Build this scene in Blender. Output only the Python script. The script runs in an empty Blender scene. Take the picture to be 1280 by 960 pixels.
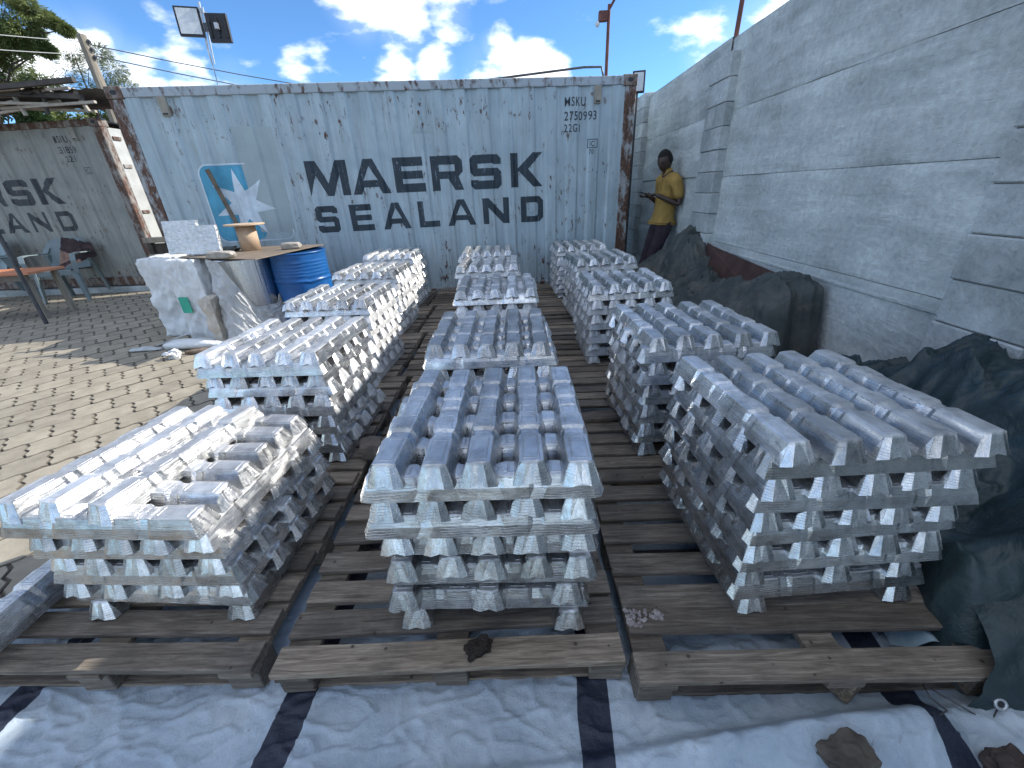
import bpy, bmesh, math, random
from math import sin, cos, pi, radians
from mathutils import Vector, Matrix, noise
random.seed(7)
SC = bpy.context.scene
COL = SC.collection

# ------------------------------------------------------------------ camera
cam = bpy.data.objects.new('camera', bpy.data.cameras.new('camera'))
COL.objects.link(cam)
cr = Vector((0.99899326, 0.01075084, -0.04355314))
cu = Vector((0.03461706, 0.43275546, 0.90084647))
cf = Vector((-0.02853272, 0.90144724, -0.43194763))
cam.matrix_world = Matrix(((cr.x, cu.x, -cf.x, 0), (cr.y, cu.y, -cf.y, 0), (cr.z, cu.z, -cf.z, 1.37), (0, 0, 0, 1)))
cam.data.sensor_width = 36.0
cam.data.lens = 36 * 503.76 / 1280
cam.data.clip_start = 0.02
cam.data.clip_end = 3000
SC.camera = cam
# ------------------------------------------------------------------ light
SUN_DIR = Vector((1.41, 0.45, 1.0)).normalized()          # towards the sun
sun = bpy.data.objects.new('sun', bpy.data.lights.new('sun', 'SUN'))
sun.data.energy = 3.15
sun.data.angle = radians(0.5)
sun.data.color = (1.0, 0.955, 0.89)
sun.rotation_euler = (-SUN_DIR).to_track_quat('-Z', 'Y').to_euler()
COL.objects.link(sun)
SC.view_settings.view_transform = 'Standard'
SC.view_settings.look = 'None'
SC.view_settings.exposure = 1.05
SC.view_settings.gamma = 1
world = bpy.data.worlds.new('World'); SC.world = world; world.use_nodes = True
wn = world.node_tree.nodes; wl = world.node_tree.links
for n in list(wn): wn.remove(n)
def N(nt, typ, **kw):
    n = nt.nodes.new(typ)
    for k, v in kw.items():
        if k.startswith('i_'):
            k = k[2:]
            n.inputs[int(k) if k.isdigit() else k.replace('_', ' ')].default_value = v
        else: setattr(n, k, v)
    return n
def L(nt, a, b): nt.links.new(a, b)
def math_(nt, op, a, b=None, c=None, clamp=False):
    n = nt.nodes.new('ShaderNodeMath'); n.operation = op; n.use_clamp = clamp
    for i, v in enumerate((a, b, c)):
        if v is None: continue
        if isinstance(v, (int, float)): n.inputs[i].default_value = v
        else: nt.links.new(v, n.inputs[i])
    return n.outputs[0]
def smooth(nt, v, a, b):
    n = nt.nodes.new('ShaderNodeMapRange'); n.interpolation_type = 'SMOOTHSTEP'
    nt.links.new(v, n.inputs[0]); n.inputs[1].default_value = a; n.inputs[2].default_value = b
    return n.outputs[0]
def build_world():
    nt = world.node_tree
    sky = N(nt, 'ShaderNodeTexSky', sky_type='NISHITA', sun_disc=False)
    sky.sun_elevation = math.asin(SUN_DIR.z)
    sky.sun_rotation = math.atan2(SUN_DIR.x, SUN_DIR.y)
    sky.altitude = 1700; sky.air_density = 1.0; sky.dust_density = 0.4; sky.ozone_density = 2.2
    tc = N(nt, 'ShaderNodeTexCoord')
    sep = N(nt, 'ShaderNodeSeparateXYZ'); L(nt, tc.outputs['Generated'], sep.inputs[0])
    # cloud layer projected on a flat-ish dome
    zc = math_(nt, 'MAXIMUM', sep.outputs[2], 0.0)
    den = math_(nt, 'ADD', zc, 0.35)
    cx = math_(nt, 'DIVIDE', sep.outputs[0], den); cy = math_(nt, 'DIVIDE', sep.outputs[1], den)
    comb = N(nt, 'ShaderNodeCombineXYZ'); L(nt, cx, comb.inputs[0]); L(nt, cy, comb.inputs[1]); L(nt, math_(nt, 'MULTIPLY', sep.outputs[2], 1.6), comb.inputs[2])
    n1 = N(nt, 'ShaderNodeTexNoise', i_Scale=5.5, i_Detail=7.0, i_Roughness=0.52); L(nt, comb.outputs[0], n1.inputs['Vector'])
    n2 = N(nt, 'ShaderNodeTexNoise', i_Scale=2.2, i_Detail=5.0, i_Roughness=0.5); L(nt, comb.outputs[0], n2.inputs['Vector'])
    blobs = [(-.199, .936, .291, .10, 1.0), (-.264, .918, .300, .09, .95), (-.114, .95, .300, .07, .9), (-.215, .952, .215, .07, .9), (-.154, .962, .218, .07, 1.0),
             (-.023, .969, .246, .055, 1.0), (.015, .975, .216, .075, 1.0), (.077, .974, .205, .06, 1.0), (-.613, .759, .225, .06, .8), (-.64, .736, .22, .06, .85), (-.59, .781, .195, .07, .85),
             (-.534, .822, .19, .07, .85), (-.484, .852, .190, .07, .7), (-.387, .895, .215, .05, .62), (-.347, .909, .226, .04, .5), (.368, .905, .205, .10, .9), (.425, .871, .24, .10, .8),
             (-.698, .693, .181, .08, .9), (-.05, .97, .19, .12, .6)]
    acc = None
    for x, y, z, r_, s in blobs:
        v = Vector((x, y, z)).normalized()
        d = N(nt, 'ShaderNodeVectorMath', operation='DISTANCE'); L(nt, tc.outputs['Generated'], d.inputs[0]); d.inputs[1].default_value = v
        m = N(nt, 'ShaderNodeMapRange', interpolation_type='SMOOTHSTEP'); L(nt, d.outputs['Value'], m.inputs[0])
        m.inputs[1].default_value = 0.0; m.inputs[2].default_value = r_ * 1.15; m.inputs[3].default_value = s * .42; m.inputs[4].default_value = 0
        acc = m.outputs[0] if acc is None else math_(nt, 'MAXIMUM', acc, m.outputs[0])
    f1 = math_(nt, 'MULTIPLY', math_(nt, 'SUBTRACT', n1.outputs[0], .5), 1.15)
    # elsewhere in the sky, extra cloud added to brighten the shaded surfaces; it starts outside the clear patch seen here
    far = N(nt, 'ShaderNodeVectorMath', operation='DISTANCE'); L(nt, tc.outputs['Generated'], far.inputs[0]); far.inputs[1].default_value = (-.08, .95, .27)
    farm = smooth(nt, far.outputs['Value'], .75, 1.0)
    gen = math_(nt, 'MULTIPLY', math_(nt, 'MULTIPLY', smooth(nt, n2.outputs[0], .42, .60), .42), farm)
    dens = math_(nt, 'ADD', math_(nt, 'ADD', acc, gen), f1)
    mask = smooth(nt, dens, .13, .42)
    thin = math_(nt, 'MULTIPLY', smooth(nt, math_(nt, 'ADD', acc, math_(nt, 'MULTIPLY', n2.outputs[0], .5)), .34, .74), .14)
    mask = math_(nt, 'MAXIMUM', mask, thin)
    # the top and sunward side of each cloud is brighter: compare density with density a little towards the sun
    off = N(nt, 'ShaderNodeVectorMath', operation='ADD'); L(nt, comb.outputs[0], off.inputs[0]); off.inputs[1].default_value = (.045, .0, .05)
    n3 = N(nt, 'ShaderNodeTexNoise', i_Scale=5.5, i_Detail=6.0, i_Roughness=0.5); L(nt, off.outputs[0], n3.inputs['Vector'])
    sh = smooth(nt, math_(nt, 'SUBTRACT', n3.outputs[0], n1.outputs[0]), -.10, .10)
    thick = smooth(nt, dens, .30, .62)
    dark = math_(nt, 'MULTIPLY', math_(nt, 'ADD', math_(nt, 'MULTIPLY', sh, .45), .25), thick)
    cc = N(nt, 'ShaderNodeMix', data_type='RGBA'); L(nt, dark, cc.inputs[0]); cc.inputs[6].default_value = (10.5, 10.9, 11.3, 1); cc.inputs[7].default_value = (4.4, 5.2, 6.2, 1)
    sat = N(nt, 'ShaderNodeMix', data_type='RGBA', blend_type='MULTIPLY'); sat.inputs[0].default_value = 1.0; L(nt, sky.outputs[0], sat.inputs[6]); sat.inputs[7].default_value = (.66, .98, 1.25, 1)
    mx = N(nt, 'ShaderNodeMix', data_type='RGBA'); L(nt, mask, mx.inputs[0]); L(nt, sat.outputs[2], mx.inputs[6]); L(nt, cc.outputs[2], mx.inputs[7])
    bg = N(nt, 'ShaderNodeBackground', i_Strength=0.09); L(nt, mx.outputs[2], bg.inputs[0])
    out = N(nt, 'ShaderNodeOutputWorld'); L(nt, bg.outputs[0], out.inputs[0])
build_world()

# ------------------------------------------------------------------ materials
def ramp(nt, v, stops):
    n = nt.nodes.new('ShaderNodeValToRGB'); nt.links.new(v, n.inputs[0])
    el = n.color_ramp.elements
    while len(el) < len(stops): el.new(0.5)
    for e, (p, c) in zip(el, stops):
        e.position = p; e.color = tuple(c) + (1,) if len(c) == 3 else c
    return n.outputs[0]
def g(v): return (v, v, v)
def newmat(name):
    m = bpy.data.materials.new(name); m.use_nodes = True
    nt = m.node_tree; bs = nt.nodes['Principled BSDF']
    return m, nt, bs
def coords(nt, stretch=(1, 1, 1), rnd=30.0, rot=(0, 0, 0)):
    tc = nt.nodes.new('ShaderNodeTexCoord'); oi = nt.nodes.new('ShaderNodeObjectInfo')
    mp = nt.nodes.new('ShaderNodeMapping'); nt.links.new(tc.outputs['Object'], mp.inputs[0])
    mp.inputs['Scale'].default_value = stretch; mp.inputs['Rotation'].default_value = rot
    if rnd:
        cb = nt.nodes.new('ShaderNodeCombineXYZ')
        for i, k in enumerate((rnd, rnd * .63, rnd * 1.7)): L(nt, math_(nt, 'MULTIPLY', oi.outputs['Random'], k), cb.inputs[i])
        L(nt, cb.outputs[0], mp.inputs['Location'])
    return mp.outputs[0], oi.outputs['Random'], tc.outputs['Object']
def tex(nt, vec, scale, detail=4, rough=.55, dist=0.0):
    n = N(nt, 'ShaderNodeTexNoise', i_Scale=scale, i_Detail=detail, i_Roughness=rough, i_Distortion=dist); L(nt, vec, n.inputs['Vector'])
    return n.outputs[0]
def mixc(nt, f, a, b, mode='MIX'):
    n = N(nt, 'ShaderNodeMix', data_type='RGBA', blend_type=mode)
    for i, v in ((0, f), (6, a), (7, b)):
        if isinstance(v, (int, float)): n.inputs[i].default_value = v
        elif isinstance(v, tuple): n.inputs[i].default_value = v + (1,) if len(v) == 3 else v
        else: L(nt, v, n.inputs[i])
    return n.outputs[2]
def bump(nt, bs, h, strength=.3, dist=.01, prev=None):
    b = N(nt, 'ShaderNodeBump', i_Strength=strength, i_Distance=dist); L(nt, h, b.inputs['Height'])
    if prev is not None: L(nt, prev, b.inputs['Normal'])
    L(nt, b.outputs[0], bs.inputs['Normal']); return b.outputs[0]
def simple(name, c1, c2, scale=8, rough=.6, metal=0, bstr=.3, bdist=.005, stretch=(1, 1, 1), detail=5, rnd=30, var=.0, bscale=None, spec=.5):
    m, nt, bs = newmat(name)
    v, r, _ = coords(nt, stretch, rnd)
    n = tex(nt, v, scale, detail)
    c = ramp(nt, n, [(.3, c1), (.7, c2)])
    if var:
        c = mixc(nt, 1.0, c, ramp(nt, r, [(0, g(1 - var)), (1, g(1 + var))]), 'MULTIPLY')
    L(nt, c, bs.inputs['Base Color'])
    bs.inputs['Roughness'].default_value = rough; bs.inputs['Metallic'].default_value = metal
    bs.inputs['Specular IOR Level'].default_value = spec
    if bstr: bump(nt, bs, tex(nt, v, bscale or scale * 4, 6, .6), bstr, bdist)
    return m

def mat_aluminium():
    m, nt, bs = newmat('cast_aluminium')
    v, r, obj = coords(nt, (1, 1, 1), 40)
    vs, _, _ = coords(nt, (.35, 3.0, 1.5), 40)
    n = tex(nt, v, 22, 8, .62); st = tex(nt, vs, 45, 6, .6); big = tex(nt, v, 6, 3)
    c = ramp(nt, n, [(.30, (.50, .50, .495)), (.5, (.72, .72, .71)), (.70, (.84, .835, .82))])
    c = mixc(nt, 1.0, c, ramp(nt, big, [(.3, g(.68)), (.62, g(1.08))]), 'MULTIPLY')
    c = mixc(nt, 1.0, c, ramp(nt, r, [(0, (.66, .655, .64)), (.25, g(.84)), (.8, g(1.0)), (1, g(1.12))]), 'MULTIPLY')
    # thin dross scum and soot marks
    sp = ramp(nt, tex(nt, v, 60, 5, .7), [(.62, g(0)), (.72, g(1))])
    c = mixc(nt, math_(nt, 'MULTIPLY', sp, .35), c, (.33, .33, .33))
    L(nt, c, bs.inputs['Base Color'])
    spz = N(nt, 'ShaderNodeSeparateXYZ'); L(nt, obj, spz.inputs[0])
    topm = smooth(nt, spz.outputs[2], .0555, .0585)
    L(nt, math_(nt, 'SUBTRACT', .95, math_(nt, 'MULTIPLY', topm, .25)), bs.inputs['Metallic'])
    L(nt, math_(nt, 'ADD', ramp(nt, st, [(.3, g(.19)), (.7, g(.38))]), math_(nt, 'MULTIPLY', topm, .18)), bs.inputs['Roughness'])
    # relief: crinkled skin, shrink ripples, and blurred raised marks on the middle pad of the top face
    b1 = bump(nt, bs, n, .30, .003)
    b2 = bump(nt, bs, st, .28, .002, b1)
    sp2 = N(nt, 'ShaderNodeSeparateXYZ'); L(nt, obj, sp2.inputs[0])
    ax = math_(nt, 'ABSOLUTE', sp2.outputs[0])
    onpad = math_(nt, 'MULTIPLY', smooth(nt, sp2.outputs[2], .055, .058), math_(nt, 'LESS_THAN', ax, .165))
    vo = N(nt, 'ShaderNodeTexVoronoi', feature='DISTANCE_TO_EDGE', i_Scale=70.0); L(nt, v, vo.inputs['Vector'])
    marks = math_(nt, 'MULTIPLY', smooth(nt, vo.outputs[0], .10, .16), onpad)
    b3 = bump(nt, bs, marks, .5, .0025, b2)
    # raised frames round the pads of the top face
    ay = math_(nt, 'ABSOLUTE', sp2.outputs[1]); dm = None
    for c_, hl in ((0, .045), (.094, .021), (.229, .047)):
        dd = math_(nt, 'ABSOLUTE', math_(nt, 'MAXIMUM', math_(nt, 'SUBTRACT', math_(nt, 'ABSOLUTE', math_(nt, 'SUBTRACT', ax, c_)), hl), math_(nt, 'SUBTRACT', ay, .0195)))
        dm = dd if dm is None else math_(nt, 'MINIMUM', dm, dd)
    fr = math_(nt, 'MULTIPLY', smooth(nt, dm, .0028, .0008), smooth(nt, sp2.outputs[2], .050, .053))
    b4 = bump(nt, bs, fr, .8, .003, b3)
    # wavy shrink lines running round the sides and ends
    ln = math_(nt, 'SINE', math_(nt, 'ADD', math_(nt, 'MULTIPLY', sp2.outputs[2], 900.0), math_(nt, 'MULTIPLY', big, 26.0)))
    lnm = math_(nt, 'MULTIPLY', smooth(nt, ln, .55, .95), smooth(nt, tex(nt, v, 9, 3), .45, .6))
    bump(nt, bs, math_(nt, 'MULTIPLY', lnm, smooth(nt, sp2.outputs[2], .052, .048)), .4, .0015, b4)
    return m
def mat_wood():
    m, nt, bs = newmat('weathered_pallet_wood')
    v, r, obj = coords(nt, (1.2, 16, 16), 50)
    v2, _, _ = coords(nt, (1, 1, 1), 50)
    gr = tex(nt, v, 6, 8, .65, .6); big = tex(nt, v2, 5, 5, .6); fine = tex(nt, v, 30, 6, .7)
    c = ramp(nt, gr, [(.28, (.075, .060, .048)), (.5, (.20, .168, .135)), (.72, (.36, .315, .26))])
    c = mixc(nt, 1.0, c, ramp(nt, r, [(0, (.55, .52, .50)), (.35, (.75, .74, .72)), (.7, (1.0, .98, .95)), (1, (1.45, 1.35, 1.2))]), 'MULTIPLY')
    c = mixc(nt, ramp(nt, big, [(.48, g(0)), (.74, g(.65))]), c, (.05, .042, .036))
    # nail heads/knots
    vo = N(nt, 'ShaderNodeTexVoronoi', i_Scale=14.0); L(nt, v2, vo.inputs['Vector'])
    kn = smooth(nt, vo.outputs['Distance'], .10, .06)
    c = mixc(nt, math_(nt, 'MULTIPLY', kn, .7), c, (.02, .013, .01))
    dust = ramp(nt, tex(nt, v2, 26, 6, .7), [(.56, g(0)), (.74, g(.5))])
    c = mixc(nt, dust, c, (.20, .17, .14))
    L(nt, c, bs.inputs['Base Color']); bs.inputs['Roughness'].default_value = .82
    b = bump(nt, bs, gr, .7, .004); bump(nt, bs, fine, .5, .002, b)
    return m
def mat_container(name, base, base2, rustamt=.5, left=False):
    m, nt, bs = newmat(name)
    v, r, obj = coords(nt, (1, 1, 1), 0)
    vs, _, _ = coords(nt, (7, 7, .55), 0)
    n = tex(nt, v, 2.5, 6, .6); st = tex(nt, vs, 2.2, 7, .65); f = tex(nt, v, 26, 6, .68)
    c = ramp(nt, n, [(.3, base), (.7, base2)])
    c = mixc(nt, ramp(nt, st, [(.42, g(0)), (.70, g(.75))]), c, tuple(x * .58 for x in base2))
    c = mixc(nt, ramp(nt, tex(nt, vs, 5, 6, .6), [(.55, g(0)), (.8, g(.5))]), c, (.36, .33, .27))
    # paint chips and rust runs
    chips = ramp(nt, tex(nt, coords(nt, (1, 1, .38), 0)[0], 21, 6, .66), [(.635 - .06 * rustamt, g(0)), (.665 - .06 * rustamt, g(1))])
    zone = ramp(nt, tex(nt, v, 2.4, 4, .6), [(.47, g(.0)), (.60, g(1))])
    runs = ramp(nt, tex(nt, coords(nt, (16, 16, .9), 0)[0], 2.4, 8, .7), [(.575, g(0)), (.65, g(1))])
    k = math_(nt, 'MAXIMUM', math_(nt, 'MULTIPLY', chips, zone), math_(nt, 'MULTIPLY', math_(nt, 'MULTIPLY', runs, zone), .65))
    k = math_(nt, 'MULTIPLY', k, min(1, rustamt * 1.6), clamp=True)
    rc = ramp(nt, tex(nt, v, 60, 4), [(.35, (.035, .022, .018)), (.65, (.17, .085, .05))])
    c = mixc(nt, k, c, rc)
    L(nt, c, bs.inputs['Base Color']); bs.inputs['Roughness'].default_value = .55; bs.inputs['Specular IOR Level'].default_value = .35
    b = bump(nt, bs, k, .3, .003); bump(nt, bs, n, .35, .03, b)
    return m
def mat_rusty(name, paint, lo=.42, hi=.5):
    m, nt, bs = newmat(name)
    v, r, obj = coords(nt, (1, 1, .45), 0)
    f = tex(nt, v, 9, 9, .72); fine = tex(nt, v, 60, 5, .6)
    rc = ramp(nt, fine, [(.3, (.035, .022, .018)), (.55, (.12, .060, .038)), (.75, (.25, .14, .085))])
    k = ramp(nt, f, [(lo, g(0)), (hi, g(1))])
    L(nt, mixc(nt, k, paint, rc), bs.inputs['Base Color']); bs.inputs['Roughness'].default_value = .75
    bump(nt, bs, k, .5, .003)
    return m
def mat_letters(name, col, under):
    m, nt, bs = newmat(name)
    v, r, obj = coords(nt, (1, 1, 1), 0)
    f = tex(nt, v, 24, 7, .7); st = tex(nt, coords(nt, (14, 14, 1.5), 0)[0], 3, 8, .7)
    k = math_(nt, 'MAXIMUM', ramp(nt, f, [(.63, g(0)), (.68, g(1))]), math_(nt, 'MULTIPLY', ramp(nt, st, [(.62, g(0)), (.67, g(1))]), .8))
    c = ramp(nt, tex(nt, v, 5, 5), [(.3, col), (.7, tuple(min(1, x * 1.5 + .006) for x in col))])
    L(nt, mixc(nt, k, c, under), bs.inputs['Base Color']); bs.inputs['Roughness'].default_value = .55
    return m
def mat_concrete(name, c1, c2, streak=(1, .35, 2.2), rnd=20):
    m, nt, bs = newmat(name)
    v, r, obj = coords(nt, streak, rnd); v1, _, _ = coords(nt, (1, 1, 1), rnd)
    n = tex(nt, v, 3.0, 9, .62, .4); sm = tex(nt, v1, 28, 7, .66); pit = tex(nt, v1, 11, 4, .5)
    c = ramp(nt, n, [(.28, c1), (.72, c2)])
    c = mixc(nt, 1.0, c, ramp(nt, tex(nt, v1, 1.3, 6, .6), [(.3, g(.62)), (.7, g(1.18))]), 'MULTIPLY')
    c = mixc(nt, 1.0, c, ramp(nt, sm, [(.3, g(.80)), (.7, g(1.12))]), 'MULTIPLY')
    vst, _, _ = coords(nt, (6, 6, .5), rnd)
    c = mixc(nt, ramp(nt, tex(nt, vst, 2.2, 6, .6), [(.60, g(0)), (.78, g(.30))]), c, tuple(x * .6 for x in c1))
    L(nt, c, bs.inputs['Base Color']); bs.inputs['Roughness'].default_value = .88
    b = bump(nt, bs, n, .6, .03); b = bump(nt, bs, sm, .9, .010, b)
    vo = N(nt, 'ShaderNodeTexVoronoi', i_Scale=16.0, i_Randomness=1.0); L(nt, v, vo.inputs['Vector'])
    bump(nt, bs, smooth(nt, vo.outputs['Distance'], .05, .22), .25, .006, b)
    return m
def mat_tarp_white():
    m, nt, bs = newmat('white_woven_tarpaulin')
    v, r, obj = coords(nt, (1, 1, 1), 0)
    sp = N(nt, 'ShaderNodeSeparateXYZ'); L(nt, obj, sp.inputs[0])
    wob = math_(nt, 'MULTIPLY', math_(nt, 'SUBTRACT', tex(nt, v, 2.2, 2), .5), .06)
    x = math_(nt, 'ADD', math_(nt, 'ADD', sp.outputs[0], wob), math_(nt, 'MULTIPLY', sp.outputs[1], -.05))
    ph = math_(nt, 'FRACT', math_(nt, 'DIVIDE', math_(nt, 'ADD', x, 10 * .885 + .79), .885))
    stripe = math_(nt, 'LESS_THAN', ph, .10)
    c = ramp(nt, tex(nt, v, 5, 7, .62), [(.28, (.26, .33, .40)), (.58, (.43, .50, .56)), (.8, (.56, .61, .65))])
    c = mixc(nt, stripe, c, (.018, .024, .045))
    dirt = ramp(nt, tex(nt, v, 14, 9, .75), [(.60, g(0)), (.70, g(1))])
    zone = ramp(nt, tex(nt, v, 2.6, 3), [(.44, g(0)), (.60, g(1))])
    c = mixc(nt, math_(nt, 'MULTIPLY', math_(nt, 'MULTIPLY', dirt, zone), .9), c, (.10, .065, .045))
    L(nt, c, bs.inputs['Base Color']); bs.inputs['Roughness'].default_value = .5
    b = bump(nt, bs, tex(nt, v, 7, 9, .66, .2), 1.0, .016)
    bump(nt, bs, tex(nt, v, 90, 3), .15, .001, b)
    return m
def mat_tarp_green(name='dark_grey_green_canvas', k=(1, 1, 1), mudc=(.12, .105, .085), rg=.62):
    m, nt, bs = newmat(name)
    v, r, obj = coords(nt, (1, 1, 1), 0)
    c = ramp(nt, tex(nt, v, 4, 8, .65), [(p_, tuple(a_ * b_ for a_, b_ in zip(c_, k))) for p_, c_ in ((.3, (.022, .034, .036)), (.52, (.048, .066, .068)), (.74, (.10, .112, .105)))])
    mud = ramp(nt, tex(nt, v, 9, 8, .7), [(.55, g(0)), (.72, g(.6))])
    c = mixc(nt, mud, c, mudc)
    L(nt, c, bs.inputs['Base Color']); bs.inputs['Roughness'].default_value = rg
    b = bump(nt, bs, tex(nt, v, 7, 7, .6, .4), .8, .025); bump(nt, bs, tex(nt, v, 60, 5), .3, .002, b)
    return m

ALU = mat_aluminium()
WOOD = mat_wood()
CONT = mat_container('pale_blue_container_paint', (.36, .455, .50), (.48, .575, .61), .95)
CONT2 = mat_container('dirty_grey_container_paint', (.24, .25, .23), (.36, .36, .32), .9)
RUST = mat_rusty('rusty_grey_frame_paint', (.36, .38, .38), .42, .52)
RAIL = mat_rusty('chipped_top_rail_paint', (.38, .43, .46), .52, .62)
RUST2 = mat_rusty('heavily_rusted_frame', (.30, .28, .25), .40, .54)
INK = mat_letters('faded_black_lettering', (.016, .027, .038), (.25, .31, .35))
INK2 = mat_letters('faded_black_lettering_left', (.022, .024, .028), (.24, .24, .22))
BLUE = mat_letters('faded_sky_blue_paint', (.06, .27, .40), (.29, .37, .42))
WHT = mat_letters('faded_white_paint', (.50, .57, .62), (.30, .37, .42))
PATCH = simple('grey_green_repaint', (.31, .385, .40), (.38, .455, .465), 4, .6, 0, .1, .003, rnd=0)
CONC = mat_concrete('precast_concrete', (.42, .455, .445), (.70, .735, .715))
CONCB = mat_concrete('concrete_block_grey', (.37, .40, .395), (.62, .65, .64), (1, 1, 1))
TARPW = mat_tarp_white()
TARPG = mat_tarp_green()
TARPN = mat_tarp_green('dark_blue_green_canvas', (.42, .58, .62), (.045, .05, .045), .48)
TARPF = mat_tarp_green('brown_grey_canvas', (1.05, .92, .85), (.13, .105, .08), .7)
PAVE = simple('concrete_paver', (.235, .205, .155), (.345, .305, .235), 9, .9, 0, .6, .004, var=.12, bscale=70)
DIRT = simple('packed_dirt', (.09, .075, .058), (.17, .145, .11), 3, .95, 0, .6, .02, rnd=0)
STEELR = simple('red_oxide_steel', (.10, .035, .025), (.19, .075, .055), 9, .6, .2, .2, .002)
STEELG = simple('galvanised_steel', (.40, .41, .42), (.58, .59, .60), 12, .4, .8, .1, .001)
STEELD = simple('dark_grey_steel', (.05, .05, .055), (.11, .11, .115), 10, .5, .3, .1, .001)
BLACKP = simple('black_lamp_housing', (.008, .008, .01), (.02, .02, .024), 10, .4, 0, 0)
def mat_glasspanel():
    m, nt, bs = newmat('lamp_diffuser')
    v, r, _ = coords(nt)
    L(nt, ramp(nt, tex(nt, v, 14, 3), [(.3, (.50, .53, .54)), (.7, (.64, .67, .68))]), bs.inputs['Base Color']); bs.inputs['Roughness'].default_value = .25
    return m
LAMPG = mat_glasspanel()
DRUMB = mat_letters('scuffed_blue_drum_paint', (.004, .075, .24), (.10, .11, .13)); DRUMB.node_tree.nodes['Principled BSDF'].inputs['Roughness'].default_value = .36
PLY = simple('weathered_plywood', (.13, .10, .075), (.28, .22, .16), 5, .6, 0, .3, .002, stretch=(1, 4, 4))
MDF = simple('pale_brown_board', (.44, .31, .20), (.55, .41, .28), 6, .75, 0, .1, .001)
STONE = simple('rough_pale_stone', (.28, .25, .21), (.46, .42, .37), 14, .95, 0, .9, .01)
BRICKC = simple('dusty_grey_block', (.11, .09, .075), (.20, .17, .145), 18, .95, 0, .8, .006)
FOIL = simple('crinkled_foil', (.55, .56, .56), (.78, .79, .79), 30, .32, .85, 1.0, .02, bscale=36)
SHEETM = simple('smooth_aluminium_coil', (.60, .62, .64), (.82, .83, .84), 3, .26, 1.0, .35, .012, stretch=(7, 7, .3))
CREAM = simple('cream_wrapping', (.48, .43, .36), (.62, .57, .49), 6, .7, 0, .3, .004)
CHAIRP = simple('grey_green_plastic', (.16, .21, .22), (.22, .27, .28), 5, .4, 0, 0)
CLOTHD = simple('dark_plum_cloth', (.030, .020, .022), (.075, .050, .048), 14, .9, 0, .6, .006)
ORANGE = simple('orange_table_top', (.45, .16, .07), (.60, .25, .13), 6, .5, 0, .1, .001)
SOIL = simple('dark_soil', (.02, .015, .012), (.06, .045, .036), 50, 1, 0, 1, .01)
CORD = simple('pale_cord', (.45, .45, .42), (.6, .6, .56), 20, .8, 0, 0)
GREENC = simple('green_tape', (.02, .30, .20), (.04, .42, .28), 9, .5, 0, 0)
def mat_film():
    m, nt, bs = newmat('milky_plastic_film')
    v, r, _ = coords(nt, (1, 1, 1), 0)
    L(nt, ramp(nt, tex(nt, v, 5, 6), [(.3, (.60, .61, .61)), (.7, (.80, .81, .81))]), bs.inputs['Base Color'])
    bs.inputs['Roughness'].default_value = .28
    bs.inputs['Alpha'].default_value = .72
    bs.inputs['Subsurface Weight'].default_value = 0
    b = bump(nt, bs, tex(nt, v, 7, 7, .62, 1.6), .9, .03)
    bump(nt, bs, tex(nt, v, 28, 5, .6, .8), .5, .006, b)
    return m
FILM = mat_film()
SHIRT = simple('mustard_shirt_cloth', (.27, .165, .04), (.40, .25, .065), 7, .85, 0, .9, .03, rnd=0, bscale=14)
TROUS = simple('dark_purple_trousers', (.018, .012, .018), (.040, .026, .036), 9, .9, 0, .5, .012, rnd=0, bscale=14)
SKIN = simple('dark_brown_skin', (.048, .029, .022), (.078, .048, .037), 12, .45, 0, .1, .001, rnd=0)
HAIR = simple('black_cropped_hair', (.006, .005, .005), (.012, .010, .010), 80, .95, 0, .6, .002, rnd=0)
BARK = simple('grey_brown_bark', (.07, .055, .04), (.16, .13, .10), 14, .95, 0, .8, .01)
POLEW = simple('weathered_pole_wood', (.18, .15, .11), (.33, .29, .23), 5, .9, 0, .4, .006, stretch=(8, 8, .8))
def mat_leaf(name, a, b):
    m, nt, bs = newmat(name)
    v, r, _ = coords(nt, (1, 1, 1), 0)
    L(nt, ramp(nt, tex(nt, v, 2.2, 4), [(.3, a), (.7, b)]), bs.inputs['Base Color']); bs.inputs['Roughness'].default_value = .6
    bs.inputs['Specular IOR Level'].default_value = .25
    tr = N(nt, 'ShaderNodeBsdfTranslucent'); L(nt, ramp(nt, tex(nt, v, 2.2, 4), [(.3, a), (.7, b)]), tr.inputs[0])
    mx = N(nt, 'ShaderNodeMixShader', i_0=.35); L(nt, bs.outputs[0], mx.inputs[1]); L(nt, tr.outputs[0], mx.inputs[2])
    L(nt, mx.outputs[0], nt.nodes['Material Output'].inputs[0])
    return m
LEAF_G = mat_leaf('olive_needle_foliage', (.13, .17, .055), (.26, .30, .12))
LEAF_D = mat_leaf('dark_green_foliage', (.020, .045, .015), (.05, .085, .03))
LEAF_P = mat_leaf('grey_green_foliage', (.15, .18, .10), (.26, .29, .18))

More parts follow.
